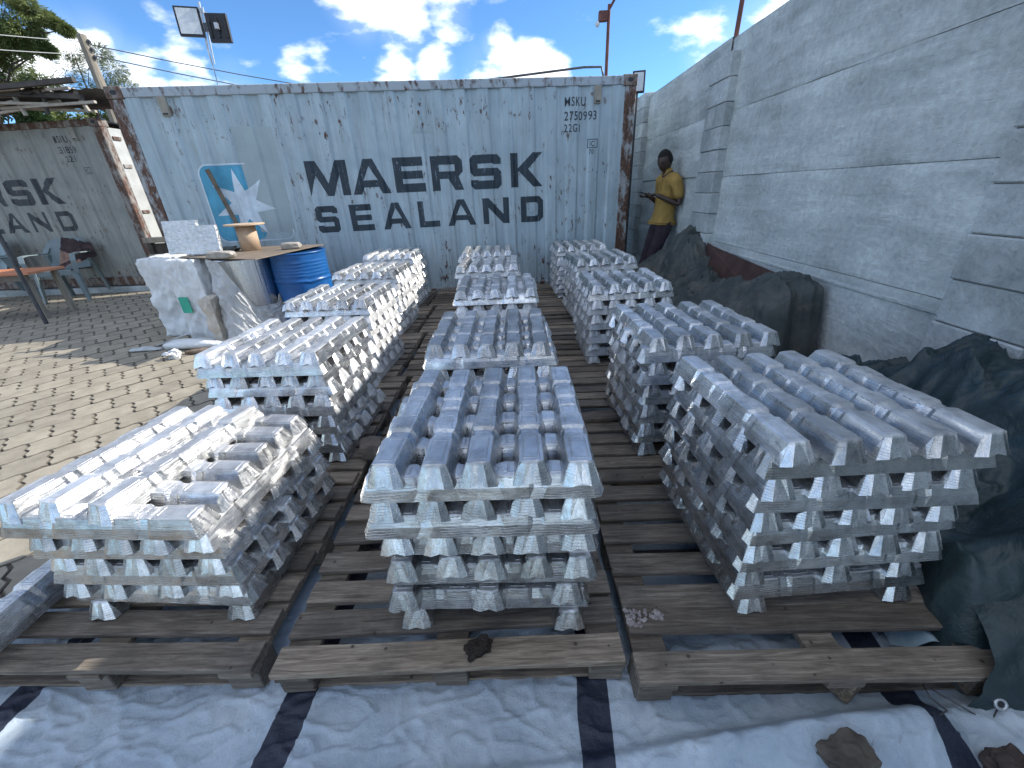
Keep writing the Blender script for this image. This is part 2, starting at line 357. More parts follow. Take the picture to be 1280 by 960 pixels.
# ------------------------------------------------------------------ helpers
class MB:
    def __init__(s): s.v = []; s.f = []
    def add(s, vs, fs):
        o = len(s.v); s.v += [tuple(v) for v in vs]; s.f += [tuple(i + o for i in f) for f in fs]; return s
    def box(s, x0, x1, y0, y1, z0, z1, M=None):
        vs = [Vector((x, y, z)) for z in (z0, z1) for x, y in ((x0, y0), (x1, y0), (x1, y1), (x0, y1))]
        if M is not None: vs = [M @ v for v in vs]
        return s.add(vs, [(3, 2, 1, 0), (4, 5, 6, 7), (0, 1, 5, 4), (1, 2, 6, 5), (2, 3, 7, 6), (3, 0, 4, 7)])
    def tube(s, pts, r, n=8, cap=True):
        pts = [Vector(p) for p in pts]; rr = r if isinstance(r, (list, tuple)) else [r] * len(pts)
        rings = []; up = Vector((0, 0, 1))
        for i, p in enumerate(pts):
            d = (pts[min(i + 1, len(pts) - 1)] - pts[max(i - 1, 0)]).normalized()
            a = d.cross(up)
            if a.length < 1e-3: a = d.cross(Vector((1, 0, 0)))
            a.normalize(); b = d.cross(a)
            rings.append([p + (a * cos(2 * pi * k / n) + b * sin(2 * pi * k / n)) * rr[i] for k in range(n)])
        vs = [v for R_ in rings for v in R_]; fs = []
        for i in range(len(pts) - 1):
            for k in range(n):
                a0 = i * n + k; a1 = i * n + (k + 1) % n
                fs.append((a0, a1, a1 + n, a0 + n))
        if cap: fs.append(tuple(range(n))[::-1]); fs.append(tuple(range(len(vs) - n, len(vs))))
        return s.add(vs, fs)
    def lathe(s, prof, n=32, cx=0, cy=0, cap=True):
        vs = [(cx + r_ * cos(2 * pi * k / n), cy + r_ * sin(2 * pi * k / n), z) for r_, z in prof for k in range(n)]; fs = []
        for i in range(len(prof) - 1):
            for k in range(n):
                a0 = i * n + k; a1 = i * n + (k + 1) % n
                fs.append((a0, a1, a1 + n, a0 + n))
        if cap: fs.append(tuple(range(n))[::-1]); fs.append(tuple(range(len(vs) - n, len(vs))))
        return s.add(vs, fs)
    def mesh(s, name, mat=None, sm=False, bev=0, fix=True):
        me = bpy.data.meshes.new(name); me.from_pydata([tuple(v) for v in s.v], [], s.f)
        if fix or bev:
            bm = bmesh.new(); bm.from_mesh(me)
            if fix: bmesh.ops.recalc_face_normals(bm, faces=bm.faces)
            if bev:
                es = [e for e in bm.edges if len(e.link_faces) == 2 and e.calc_face_angle(0) > .35]
                bmesh.ops.bevel(bm, geom=es, offset=bev, segments=1, affect='EDGES', clamp_overlap=True)
            bm.to_mesh(me); bm.free()
        if mat: me.materials.append(mat)
        if sm:
            for p in me.polygons: p.use_smooth = True
        return me
def link(name, me, parent=None, loc=(0, 0, 0), rot=(0, 0, 0), mat=None):
    o = bpy.data.objects.new(name, me); COL.objects.link(o); o.location = loc; o.rotation_euler = rot
    if parent: o.parent = parent
    return o
def part(name, mb, mat, parent=None, sm=False, bev=0, **kw):
    return link(name, mb.mesh(name, mat, sm, bev), parent, **kw)
def tag(o, label, cat, group=None):
    o['label'] = label; o['category'] = cat
    if group: o['group'] = group
    return o
def thing(name, label, cat, loc=(0, 0, 0), rz=0, group=None, rot=None):
    o = bpy.data.objects.new(name, None); COL.objects.link(o); o.location = loc; o.rotation_euler = rot or (0, 0, rz); o.empty_display_size = .1
    return tag(o, label, cat, group)
def struct(o): o['kind'] = 'structure'; return o
def fbm(x, y, z=0, o=4): return noise.fractal(Vector((x, y, z)), 1.0, 2.0, o)
def lerp(a, b, t): return a + (b - a) * t
def sst(a, b, x):
    t = max(0, min(1, (x - a) / (b - a))); return t * t * (3 - 2 * t)
def grid(nx, ny, fn):
    mb = MB(); vs = [fn(i / nx, j / ny) for j in range(ny + 1) for i in range(nx + 1)]
    mb.add(vs, [(j * (nx + 1) + i, j * (nx + 1) + i + 1, (j + 1) * (nx + 1) + i + 1, (j + 1) * (nx + 1) + i) for j in range(ny) for i in range(nx)])
    return mb

# ------------------------------------------------------------------ ground
struct(part('ground', MB().add([(-400, -400, -.03), (400, -400, -.03), (400, 400, -.03), (-400, 400, -.03)], [(0, 1, 2, 3)]), DIRT))

GRIME = simple('dirty_paver_edge', (.10, .088, .07), (.17, .15, .12), 30, .95, 0, 0)
def build_paving():
    base = struct(part('paving', MB().box(-13, -1.75, -.6, 8.9, -.028, -.012), DIRT))
    U = Vector((.69, .724)).normalized(); V = Vector((.724, -.69)).normalized()
    pu, pv = .222, .236
    a, b = pu / 2 - .0052, pv / 2 - .0052
    zz = [(-1, 0), (-.62, .011), (-.2, -.010), (.22, .011), (.64, -.010), (1, 0)]
    K = 8
    def gy(x): return .0065 * sin(4 * pi * x / pu)
    out = [(a + w, t * b + (gy(a))) for t, w in zz[:-1]]
    out += [(lerp(a, -a, k / K), b + gy(lerp(a, -a, k / K))) for k in range(K)]
    out += [(-a + w, t * b + gy(-a)) for t, w in zz[::-1][:-1]]
    out += [(lerp(-a, a, k / K), -b + gy(lerp(-a, a, k / K))) for k in range(K)]
    n = len(out)
    pts = [U * p[0] + V * p[1] for p in out]
    c = Vector((0, 0))
    def mesh(seed):
        rnd = random.Random(seed)
        vs = [(p.x, p.y, -.02) for p in pts] + [(p.x, p.y, -.005) for p in pts] + [(p.x * .962, p.y * .962, 0) for p in pts]
        fs = [tuple(range(2 * n, 3 * n))]
        for k in range(n):
            q = (k + 1) % n
            fs += [(k, q, q + n, k + n), (k + n, q + n, q + 2 * n, k + 2 * n)]
        return vs, fs
    vs, fs = mesh(0)
    me = MB().add(vs, fs).mesh('paver', PAVE); me.materials.append(GRIME)
    for p in me.polygons: p.material_index = 0 if len(p.vertices) > 4 else 1
    cells = []
    for i in range(-60, 60):
        for j in range(-60, 60):
            p = Vector((-4.5, 3.5)) + U * ((i + (.5 if j % 2 else 0)) * pu) + V * (j * pv)
            if not (-11.5 < p.x < -1.85 and -.4 < p.y < 8.8): continue
            d = Vector((p.x, p.y - 0, -1.37)); dep = d.dot(cf)
            if dep < .1: continue
            px = 640 + 503.76 * d.dot(cr) / dep; py = 480 - 503.76 * d.dot(cu) / dep
            inv = -12 < px < 1290 and py < 970 and px < 560
            cells.append((0 if inv else 1, d.length, p))
    cells.sort(key=lambda t: (t[0], t[1]))
    st = MB(); R = random.Random(3)
    for k, (f, d, p) in enumerate(cells):
        z = R.uniform(-.003, .003); tx, ty = R.uniform(-.008, .008), R.uniform(-.008, .008)
        if k < 300:
            link('paver', me, base, (p.x, p.y, z), (tx, ty, R.choice((0, pi)) if False else R.uniform(-.01, .01)))
        else:
            M = Matrix.Translation((p.x, p.y, z)) @ Matrix.Rotation(tx, 4, 'X') @ Matrix.Rotation(ty, 4, 'Y')
            st.add([M @ Vector(v) for v in vs], fs)
    me = st.mesh('paver_field', PAVE, fix=False); me.materials.append(GRIME)
    for p in me.polygons: p.material_index = 0 if len(p.vertices) > 4 else 1
    o = link('paver_field', me, base); o['kind'] = 'stuff'
build_paving()

# ------------------------------------------------------------------ white tarpaulin
def tarp_z(x, y):
    z = .006 + .012 * abs(fbm(x * 2.2, y * 2.2, 3)) + .006 * max(0, 1 - abs(fbm(x * 3.2 + y * 2, y * 4.4 - x, 9, 1)) * 14) + .0035 * max(0, 1 - abs(fbm(x * 5 - y * 4, y * 5 + x * 2, 29, 1)) * 16) + .002 * max(0, 1 - abs(fbm(x * 8 + y * 3, y * 4 - x * 5, 39, 1)) * 14) + .002 * fbm(x * 15, y * 13, 2) + .0015 * max(0, 1 - abs(fbm(x * 13 + y * 9, y * 15 - x * 7, 33, 2)) * 5)
    # the thick rolled fold running across the front
    yc = .50 + .11 * sst(.05, 1.15, x) + .02 * sin(x * 5) - .02 * sst(-.3, -.9, x)
    w = .022 + .02 * sst(.2, 1.1, x)
    amp = (.03 + .085 * sst(.1, .9, x)) * sst(-.75, -.3, x) * (1 - .75 * sst(.98, 1.14, x))
    d = (y - yc) / w
    z += amp * math.exp(-d * d) if d > 0 else amp * math.exp(-d * d * .12)
    z += .007 * max(0, 1 - abs(fbm(x * 4 + y * 9, y * 9 - x * 4, 61, 2)) * 8)
    if x > .95: z += .04 * sst(.95, 1.6, x) * sst(.9, .6, y)
    # pallets press it flat
    if y > .63 and x < 1.3: z = lerp(z, min(z, .017), sst(.63, .68, y))
    if y > .72 and x < 1.3: z = min(z, .017)
    return z
def build_tarp():
    x0, x1 = -2.05, 1.75
    xs = []; 
    fine = grid(440, 100, lambda u, v: (lerp(x0, x1, u), lerp(.30, .95, v), tarp_z(lerp(x0, x1, u), lerp(.30, .95, v))))
    coarse = grid(120, 120, lambda u, v: (lerp(x0, x1, u), lerp(.95, 5.6, v), tarp_z(lerp(x0, x1, u), lerp(.95, 5.6, v)) if v > 0 else tarp_z(lerp(x0, x1, u), .95)))
    fine.add(coarse.v, coarse.f)
    o = part('ground_tarpaulin', fine, TARPW, sm=True)
    tag(o, 'white woven tarpaulin with navy stripes spread on the ground under the wooden pallets', 'tarpaulin')
build_tarp()
def build_tarp_side():
    def f(u, v):
        # blue-white flap climbing from under the right front stack
        x = lerp(1.12, 1.42, u) + .02 * fbm(u * 4, v * 5); y = lerp(.80, 1.9, v) - .1 * u
        return (x, y, .02 + .20 * u ** 1.5 + .035 * fbm(u * 5, v * 6, 4) + .02)
    o = part('tarpaulin_flap', grid(30, 60, f), simple('pale_blue_plastic_sheet', (.25, .36, .42), (.38, .48, .53), 6, .45, 0, .5, .01, rnd=0), sm=True)
    tag(o, 'pale blue plastic sheet bunched between the nearest right stack and the dark tarpaulin', 'plastic sheet')
build_tarp_side()

# ------------------------------------------------------------------ pallets
PAL_X = {'left': [-1.88, -1.93, -2.02, -2.12, -2.24], 'centre': [-.775, -.825, -.92, -1.02, -1.13], 'right': [.292, .25, .18, .10, .03]}
ORD = ['nearest', 'second', 'third', 'fourth', 'farthest']
def build_pallets():
    rb = random.Random(11)
    W_, D_ = 1.03, 1.03
    def board(w, d, h, seed):
        R = random.Random(seed); mb = MB(); nx = 8
        vs = []
        for i in range(nx + 1):
            x = lerp(-w / 2, w / 2, i / nx); k = 1 if 0 < i < nx else 0
            for (yy, zz) in ((-d / 2, 0), (d / 2, 0), (d / 2, h), (-d / 2, h)):
                vs.append((x, yy + R.uniform(-.0016, .0016), zz + R.uniform(-.0008, .0008)))
        fs = [(0, 1, 2, 3), tuple(range(4 * nx, 4 * nx + 4))[::-1]]
        for i in range(nx):
            for k in range(4): fs.append((4 * i + k, 4 * i + (k + 1) % 4, 4 * i + 4 + (k + 1) % 4, 4 * i + 4 + k))
        return mb.add(vs, fs).mesh('deck_board', WOOD, bev=.0018)
    deck = [board(W_, .084, .020, s) for s in range(5)]
    stringer = MB().box(-.05, .05, -D_ / 2, D_ / 2, 0, .022).mesh('cross_board', WOOD, bev=.0015)
    block = MB().box(-.05, .05, -.045, .045, 0, .078).mesh('block', WOOD, bev=.003)
    low = MB().box(-W_ / 2, W_ / 2, -.042, .042, 0, .02).mesh('bottom_board', WOOD, bev=.0015)
    for colm in ('left', 'centre', 'right'):
        for row in range(5):
            x = PAL_X[colm][row] + W_ / 2 + (.02 if colm == 'left' else 0); y = .69 + row * 1.046 + D_ / 2 - (.045 if colm == 'right' else .0)
            t = thing('wooden_pallet', f'weathered wooden pallet under the {ORD[row]} ingot stack of the {colm} column', 'pallet', (x, y, 0), rb.uniform(-.008, .008) + .02 * (colm == 'centre' and row == 0), 'wooden pallets under the ingot stacks')
            ys = [-.515 + .043, -.515 + .155, -.515 + .262, -.515 + .395, -.515 + .53, -.515 + .655, -.515 + .77, -.515 + .885, -.515 + .985]
            if row % 2: ys = [q for q in ys]; ys[4] += .02; ys[6] -= .015
            for k, yy in enumerate(ys):
                if colm == 'right' and row == 0 and k in (1,): yy += .022
                link('deck_board', deck[rb.randrange(5)], t, (rb.uniform(-.006, .006), yy + rb.uniform(-.006, .006), .1235 + rb.uniform(-.001, .001)), (0, rb.uniform(-.002, .002), rb.uniform(-.008, .008)))
            for xx in (-.465, 0, .465):
                link('cross_board', stringer, t, (xx + (.04 if colm == 'right' and xx == 0 else 0), 0, .1008), (0, 0, rb.uniform(-.012, .012)))
                for yy in (-.455, 0, .455): link('block', block, t, (xx + (.09 if colm == 'right' and row == 0 and xx == 0 else 0), yy, .0222), (0, 0, rb.uniform(-.05, .05) + (.5 if colm == 'right' and row == 0 and xx == 0 and yy < 0 else 0)))
            for yy in (-.44, 0, .44):
                link('bottom_board', low, t, (0, yy, .002 if yy else .0025), (0, 0, rb.uniform(-.006, .006)))
build_pallets()

# ------------------------------------------------------------------ ingots
IL = .3175
def ingot(seed, bev=True):
    R = random.Random(seed)
    def J(s): return R.uniform(-s, s)
    # s, half top width, height, half base width
    st = [(.000, .0270, .0602, .0490), (.003, .0266, .0588, .0490), (.007, .0270, .0602, .0490), (.050, .0270, .0607, .0490), (.062, .0302, .0638, .0500),
          (.124, .0302, .0640, .0500), (.137, .0252, .0588, .0488), (.158, .0252, .0588, .0488), (.171, .0298, .0638, .0500), (.289, .0288, .0640, .0494)]
    full = [(-s, a, h, b) for s, a, h, b in st[::-1][:-1]] + st
    TT = (-1, -.50, 0, .50, 1)
    mb = MB(); rings = []
    ph = R.uniform(0, 50); bend = J(.003)
    for i, (s, a, h, b) in enumerate(full):
        e = abs(s) / IL
        ring = []
        h2 = h + J(.0012) + .0012 * noise.noise(Vector((s * 20, ph, 0))); a2 = a + J(.0008)
        by = bend * (s / IL) ** 2
        for t in TT: ring.append((s, t * b + by + J(.0004), (.012 + .006 * (e > .8)) * (1 - t * t) ** 1.0 * (1 if abs(t) < .9 else 0) + (J(.0008) if abs(t) > .9 else 0)))
        ring.append((s, (b * .52 + a2 * .48) + by + .0012, h2 * .5))
        for t in TT[::-1]: ring.append((s + J(.0006), t * a2 + by, h2 - (.0022 if abs(t) == 1 else 0) + J(.0005)))
        ring.append((s, -(b * .52 + a2 * .48) + by - .0012, h2 * .5))
        rings.append(ring)
    n = 12
    for sg, idx in ((-1, 0), (1, len(full) - 1)):
        ring = []
        off = [-.010, 0, -.003, 0, -.010]; arch = [0, .006, .012, .006, 0]
        for t, o, ar in zip(TT, off, arch):
            ring.append((sg * (IL + o + J(.001)), t * .0475, ar + J(.0008)))
        ring.append((sg * (IL - .0195), .0395, .031)); 
        for t, o in zip(TT[::-1], [-.0285, -.0215, -.0235, -.0215, -.0285]):
            ring.append((sg * (IL + o - .002), t * .0280, .0615 + J(.0008)))
        ring.append((sg * (IL - .0195), -.0395, .031))
        if idx == 0: rings.insert(0, ring)
        else: rings.append(ring)
    vs = [p for r_ in rings for p in r_]; fs = []
    m = len(rings)
    for i in range(m - 1):
        for k in range(n):
            a0 = i * n + k; a1 = i * n + (k + 1) % n
            fs.append((a0, a1, a1 + n, a0 + n))
    for base in (0, (m - 1) * n):
        for k in range(4): fs.append((base + k, base + k + 1, base + 9 - k, base + 10 - k))
        fs.append((base + 4, base + 5, base + 6)); fs.append((base + 10, base + 11, base))
    # rings at the ends: side points belong to both, close the slim triangles
    me = mb.add(vs, fs).mesh('ingot', ALU, bev=.0013 if bev else 0)
    return me
INGOTS = [ingot(s) for s in range(7)]
LOWI = [ingot(s, False) for s in (21, 22, 23)]
LOWD = [([v.co.copy() for v in me.vertices], [tuple(p.vertices) for p in me.polygons]) for me in LOWI]
full6 = [('y', 2), ('x', 5), ('y', 3), ('x', 5), ('y', 5), ('x', 5), ('y', 5), ('x', 5), ('y', 5), ('x', 5), ('y', 5)]
five = [('y', 2), ('x', 5), ('y', 4), ('x', 5), ('y', 5), ('x', 5), ('y', 5), ('x', 6), ('y', 3)]
# column, row, x of centre, y of front, half layer pitch, turn, lean per metre of height, layers
STACKS = [('centre', 0, -.125, .785, .0565, .00, (.02, 0), full6), ('right', 0, .905, .845, .0563, .06, (.0, 0), full6), ('left', 0, -1.20, .845, .0515, -.04, (-.06, 0), five),
          ('centre', 1, -.155, 1.70, .0540, .00, (0, 0), full6), ('right', 1, .835, 1.69, .0545, .05, (0, 0), full6), ('left', 1, -1.215, 1.685, .0540, -.03, (0, 0), full6),
          ('centre', 2, -.185, 2.86, .0535, .00, (0, 0), full6), ('right', 2, .785, 2.87, .0530, .04, (0, 0), full6), ('left', 2, -1.335, 2.70, .0540, -.03, (0, 0), full6),
          ('centre', 3, -.300, 3.82, .0550, .01, (0, 0), full6), ('right', 3, .815, 3.98, .0540, .09, (0, 0), full6), ('left', 3, -1.44, 3.78, .0540, -.03, (0, 0), full6),
          ('centre', 4, -.390, 4.80, .0545, .01, (0, 0), full6), ('right', 4, .735, 4.97, .0545, .05, (0, 0), full6), ('left', 4, -1.52, 4.80, .0560, -.02, (0, 0), full6)]
def build_ingots():
    R = random.Random(5); items = []
    numw = ['first', 'second', 'third', 'fourth', 'fifth', 'sixth']
    layw = ['top', 'second', 'third', 'fourth', 'fifth', 'sixth', 'seventh', 'eighth', 'ninth', 'tenth', 'bottom']
    for colm, row, cx, y0, hp, turn, lean, layers in STACKS:
        cy = y0 + IL
        nl = len(layers)
        for li, (ori, n) in enumerate(layers):
            z = .1465 + li * hp + (.008 if ori == 'x' else 0)
            lx, ly = R.uniform(-.010, .010) + lean[0] * (z - .4), R.uniform(-.010, .010)
            lt = turn + R.uniform(-.022, .022); top = li == nl - 1
            lw = 'bottom' if li == 0 else layw[nl - 1 - li]
            for k in range(n):
                sp = .248 if ori == 'y' else .262
                if n == 1: t = 0
                else: t = -1 + 2 * k / (n - 1)
                off = t * sp + R.uniform(-.006, .006)
                if ori == 'x' and colm == 'centre' and row == 0 and li < nl - 4: off = .012 + t * (sp - .022) + R.uniform(-.006, .006)
                if n == 2: off = (-.24, .235)[k]
                if n == 3 and li == 2: off = (-.245, .005, .225)[k] + R.uniform(-.01, .01)
                a = lt + R.uniform(-.016, .016); slide = R.uniform(-.008, .008)
                if colm == 'left' and row == 0:
                    if top: off = (-.255, -.125, .035)[k]; a = -.16 + R.uniform(-.02, .02)
                    elif ori == 'x' and li == nl - 2: off = -.27 + k * .108 + R.uniform(-.006, .006); slide -= .04
                    elif ori == 'y' and n == 4: off = (-.27, -.13, .05, .24)[k]
                if colm == 'right' and row == 0 and top: a = .085 + R.uniform(-.01, .01)
                if colm == 'centre' and row == 0 and top: off *= .97
                if colm == 'centre' and row == 2 and top: slide -= .02
                if ori == 'y': lp = Vector((off, slide, 0)); rz = pi / 2 + a
                else: lp = Vector((slide, off, 0)); rz = a
                if R.random() < .5: rz += pi
                rot = Matrix.Rotation(turn, 3, 'Z')
                p = rot @ lp + Vector((cx + lx, cy + ly, z))
                d = p - Vector((0, 0, 1.37)); sc = (2.0 if top else (1.3 if li == nl - 2 else 1.0)) / d.length
                if ori == 'x' and 0 < k < n - 1 and not top and row > 0: sc *= .85
                side = 'left' if ori == 'y' else 'front'
                if ori == 'y':
                    nm = 'rightmost' if k == n - 1 else ('leftmost' if k == 0 else f'{numw[k]} from the left')
                else:
                    nm = 'hindmost' if k == n - 1 else ('frontmost' if k == 0 else f'{numw[k]} from the front')
                dirw = 'lengthwise' if ori == 'y' else 'crosswise'
                if nl == 9 and lw == 'bottom': pass
                lab = f'{dirw} silver ingot, {nm}, {lw} layer of the {ORD[row]} {colm} stack'
                items.append((-sc, p, rz, R.uniform(-.008, .008), R.uniform(-.006, .006), lab))
    items.sort(key=lambda t: t[0])
    st = MB()
    for i, (_, p, rz, rx, ry, lab) in enumerate(items):
        if i < 300:
            o = link('aluminium_ingot', INGOTS[R.randrange(7)], None, p, (rx, ry, rz))
            tag(o, lab, 'metal ingot', 'aluminium ingots stacked on the pallets')
        else:
            M = Matrix.Translation(p) @ Matrix.Rotation(rz, 4, 'Z') @ Matrix.Rotation(rx, 4, 'X')
            vv, ff = LOWD[R.randrange(3)]
            st.add([M @ v for v in vv], ff)
    o = link('aluminium_ingot_mass', st.mesh('aluminium_ingot_mass', ALU, fix=False))
    o['kind'] = 'stuff'
    tag(o, 'silver ingots making up the lower layers of the farther stacks', 'metal ingots', 'aluminium ingots stacked on the pallets')
    # two loose ones sticking out at the far left of the front stack
    for k, (x, y, z, a, lab) in enumerate(((-1.70, 1.02, .1465, .0, 'silver ingot lying loose on the pallet left of the nearest left stack'), (-1.665, 1.01, .212, .05, 'silver ingot resting on another one at the left edge of the nearest left stack'))):
        o = link('aluminium_ingot', INGOTS[k], None, (x, y, z), (0, 0, pi / 2 + a)); tag(o, lab, 'metal ingot', 'aluminium ingots stacked on the pallets')
build_ingots()

# ------------------------------------------------------------------ containers
CW, CH, CD = 6.058, 2.591, 2.438
def corr(x):
    """face depth (0 = outer, .036 = inner) of the corrugated side at x"""
    P_ = .278; a = .11; tr = .029
    if x < .20 or x > CW - .20: return .0
    u = (x - .20) % P_
    if u < a: return 0.
    if u < a + tr: return .022 * (u - a) / tr
    if u < P_ - tr: return .022
    return .022 * (P_ - u) / tr
def breaks():
    P_ = .278; a = .11; tr = .029; b = [.12, .20]; x = .20
    while x < CW - .20:
        for q in (a, a + tr, P_ - tr, P_):
            if x + q < CW - .20: b.append(x + q)
        x += P_
    return sorted(set(b + [CW - .2, CW - .12]))
BR = breaks()
def drape(bm):
    for b in BR:
        bmesh.ops.bisect_plane(bm, geom=bm.verts[:] + bm.edges[:] + bm.faces[:], plane_co=(b, 0, 0), plane_no=(1, 0, 0))
def flat_print(name, loops, mat, parent, off=.002, x0=0, z0=0, sx=1, sz=1):
    """painted mark: loops of (x, z) filled and draped on the corrugation"""
    bm = bmesh.new(); es = []
    for lp in loops:
        vs = [bm.verts.new((x0 + x * sx, 0, z0 + z * sz)) for x, z in lp]
        for i in range(len(vs)): es.append(bm.edges.new((vs[i], vs[(i + 1) % len(vs)])))
    bmesh.ops.triangle_fill(bm, edges=es, use_beauty=True, use_dissolve=False)
    drape(bm)
    for v in bm.verts: v.co.y = corr(v.co.x) + .012 - off
    for f in bm.faces:
        f.normal_update()
        if f.normal.y > 0: f.normal_flip()
    me = bpy.data.meshes.new(name); bm.to_mesh(me); bm.free(); me.materials.append(mat)
    return link(name, me, parent)
def glyph(ch, w, h, t):
    c = t * .45
    if ch == 'M': return [[(0, 0), (0, h), (1.25 * t, h), (w / 2, .36 * h), (w - 1.25 * t, h), (w, h), (w, 0), (w - t, 0), (w - t, .6 * h), (w / 2 + .42 * t, 0), (w / 2 - .42 * t, 0), (t, .6 * h)]]
    if ch == 'A': return [[(0, 0), (w * .5 - .62 * t, h), (w * .5 + .62 * t, h), (w, 0), (w - 1.08 * t, 0), (w - 1.08 * t - .16 * w * .5, .2 * h), (1.08 * t + .16 * w * .5, .2 * h), (1.08 * t, 0)],
                          [(w * .5 - .19 * w, .40 * h), (w * .5, .80 * h), (w * .5 + .19 * w, .40 * h)]]
    if ch == 'E': return [[(0, 0), (w, 0), (w, t), (t, t), (t, .5 * h - t * .45), (w * .94, .5 * h - t * .45), (w * .94, .5 * h + t * .45), (t, .5 * h + t * .45), (t, h - t), (w * .97, h - t), (w * .97, h), (0, h)]]
    if ch == 'L': return [[(0, 0), (w, 0), (w, t), (t, t), (t, h), (0, h)]]
    if ch == 'S': return [[(0, c), (c, 0), (w - c, 0), (w, c), (w, .5 * h + t * .45 - c), (w - c, .5 * h + t * .45), (t, .5 * h + t * .45), (t, h - t), (w - t, h - t), (w - t, h * .72), (w, h * .72), (w, h - c), (w - c, h), (c, h), (0, h - c), (0, .5 * h - t * .45 + c), (c, .5 * h - t * .45), (w - t, .5 * h - t * .45), (w - t, t), (t, t), (t, h * .28), (0, h * .28)]]
    if ch == 'R': return [[(0, 0), (0, h), (w - c * 1.3, h), (w, h - c * 1.3), (w, .42 * h + c), (w - c * 1.3, .40 * h), (w, 0), (w - 1.12 * t, 0), (w - 1.5 * t - .1 * w, .34 * h), (t, .34 * h), (t, 0)],
                          [(t, .34 * h + t * .85), (t, h - t), (w - t, h - t), (w - t, .34 * h + t * .85)]]
    if ch == 'K': return [[(0, 0), (0, h), (t, h), (t, .56 * h), (w - 1.3 * t, h), (w, h), (w * .5 + .2 * t, .53 * h), (w, 0), (w - 1.3 * t, 0), (t * 1.15, .47 * h), (t, .45 * h), (t, 0)]]
    if ch == 'N': return [[(0, 0), (0, h), (1.1 * t, h), (w - t, .36 * h), (w - t, h), (w, h), (w, 0), (w - 1.1 * t, 0), (t, .64 * h), (t, 0)]]
    if ch == 'D': return [[(0, 0), (0, h), (w - c * 1.6, h), (w, h - c * 1.6), (w, c * 1.6), (w - c * 1.6, 0)], [(t, t), (t, h - t), (w - t - c * .5, h - t), (w - t, h - t - c * .5), (w - t, t + c * .5), (w - t - c * .5, t)]]
WORDS = [('M', 1.910, 1.41, .485, .395, .098), ('A', 2.43, 1.41, .47, .395, .098), ('E', 2.965, 1.41, .38, .395, .10), ('R', 3.430, 1.41, .40, .395, .10), ('S', 3.925, 1.405, .40, .395, .10), ('K', 4.447, 1.408, .42, .395, .098),
         ('S', 1.91, .98, .275, .318, .075), ('E', 2.33, .98, .285, .318, .075), ('A', 2.735, .98, .36, .318, .075), ('L', 3.203, .98, .27, .318, .075), ('A', 3.58, .98, .375, .318, .075), ('N', 4.055, .978, .35, .318, .075), ('D', 4.567, .975, .305, .318, .075)]
def text_print(name, body, size, x, z, mat, parent, sx=.8):
    cu_ = bpy.data.curves.new(name, 'FONT'); cu_.body = body; cu_.size = size; cu_.space_character = 1.15; cu_.resolution_u = 3; cu_.offset = size * .012
    tmp = bpy.data.objects.new(name, cu_); COL.objects.link(tmp)
    bpy.context.view_layer.update()
    me = bpy.data.meshes.new_from_object(tmp.evaluated_get(bpy.context.evaluated_depsgraph_get()))
    bpy.data.objects.remove(tmp); bpy.data.curves.remove(cu_)
    bm = bmesh.new(); bm.from_mesh(me)
    for v in bm.verts: v.co = Vector((x + v.co.x * sx, 0, z + v.co.y))
    drape(bm)
    for v in bm.verts: v.co.y = corr(v.co.x) + .012 - .002
    bm.to_mesh(me); bm.free(); me.materials.clear(); me.materials.append(mat); me.name = name
    return link(name, me, parent)
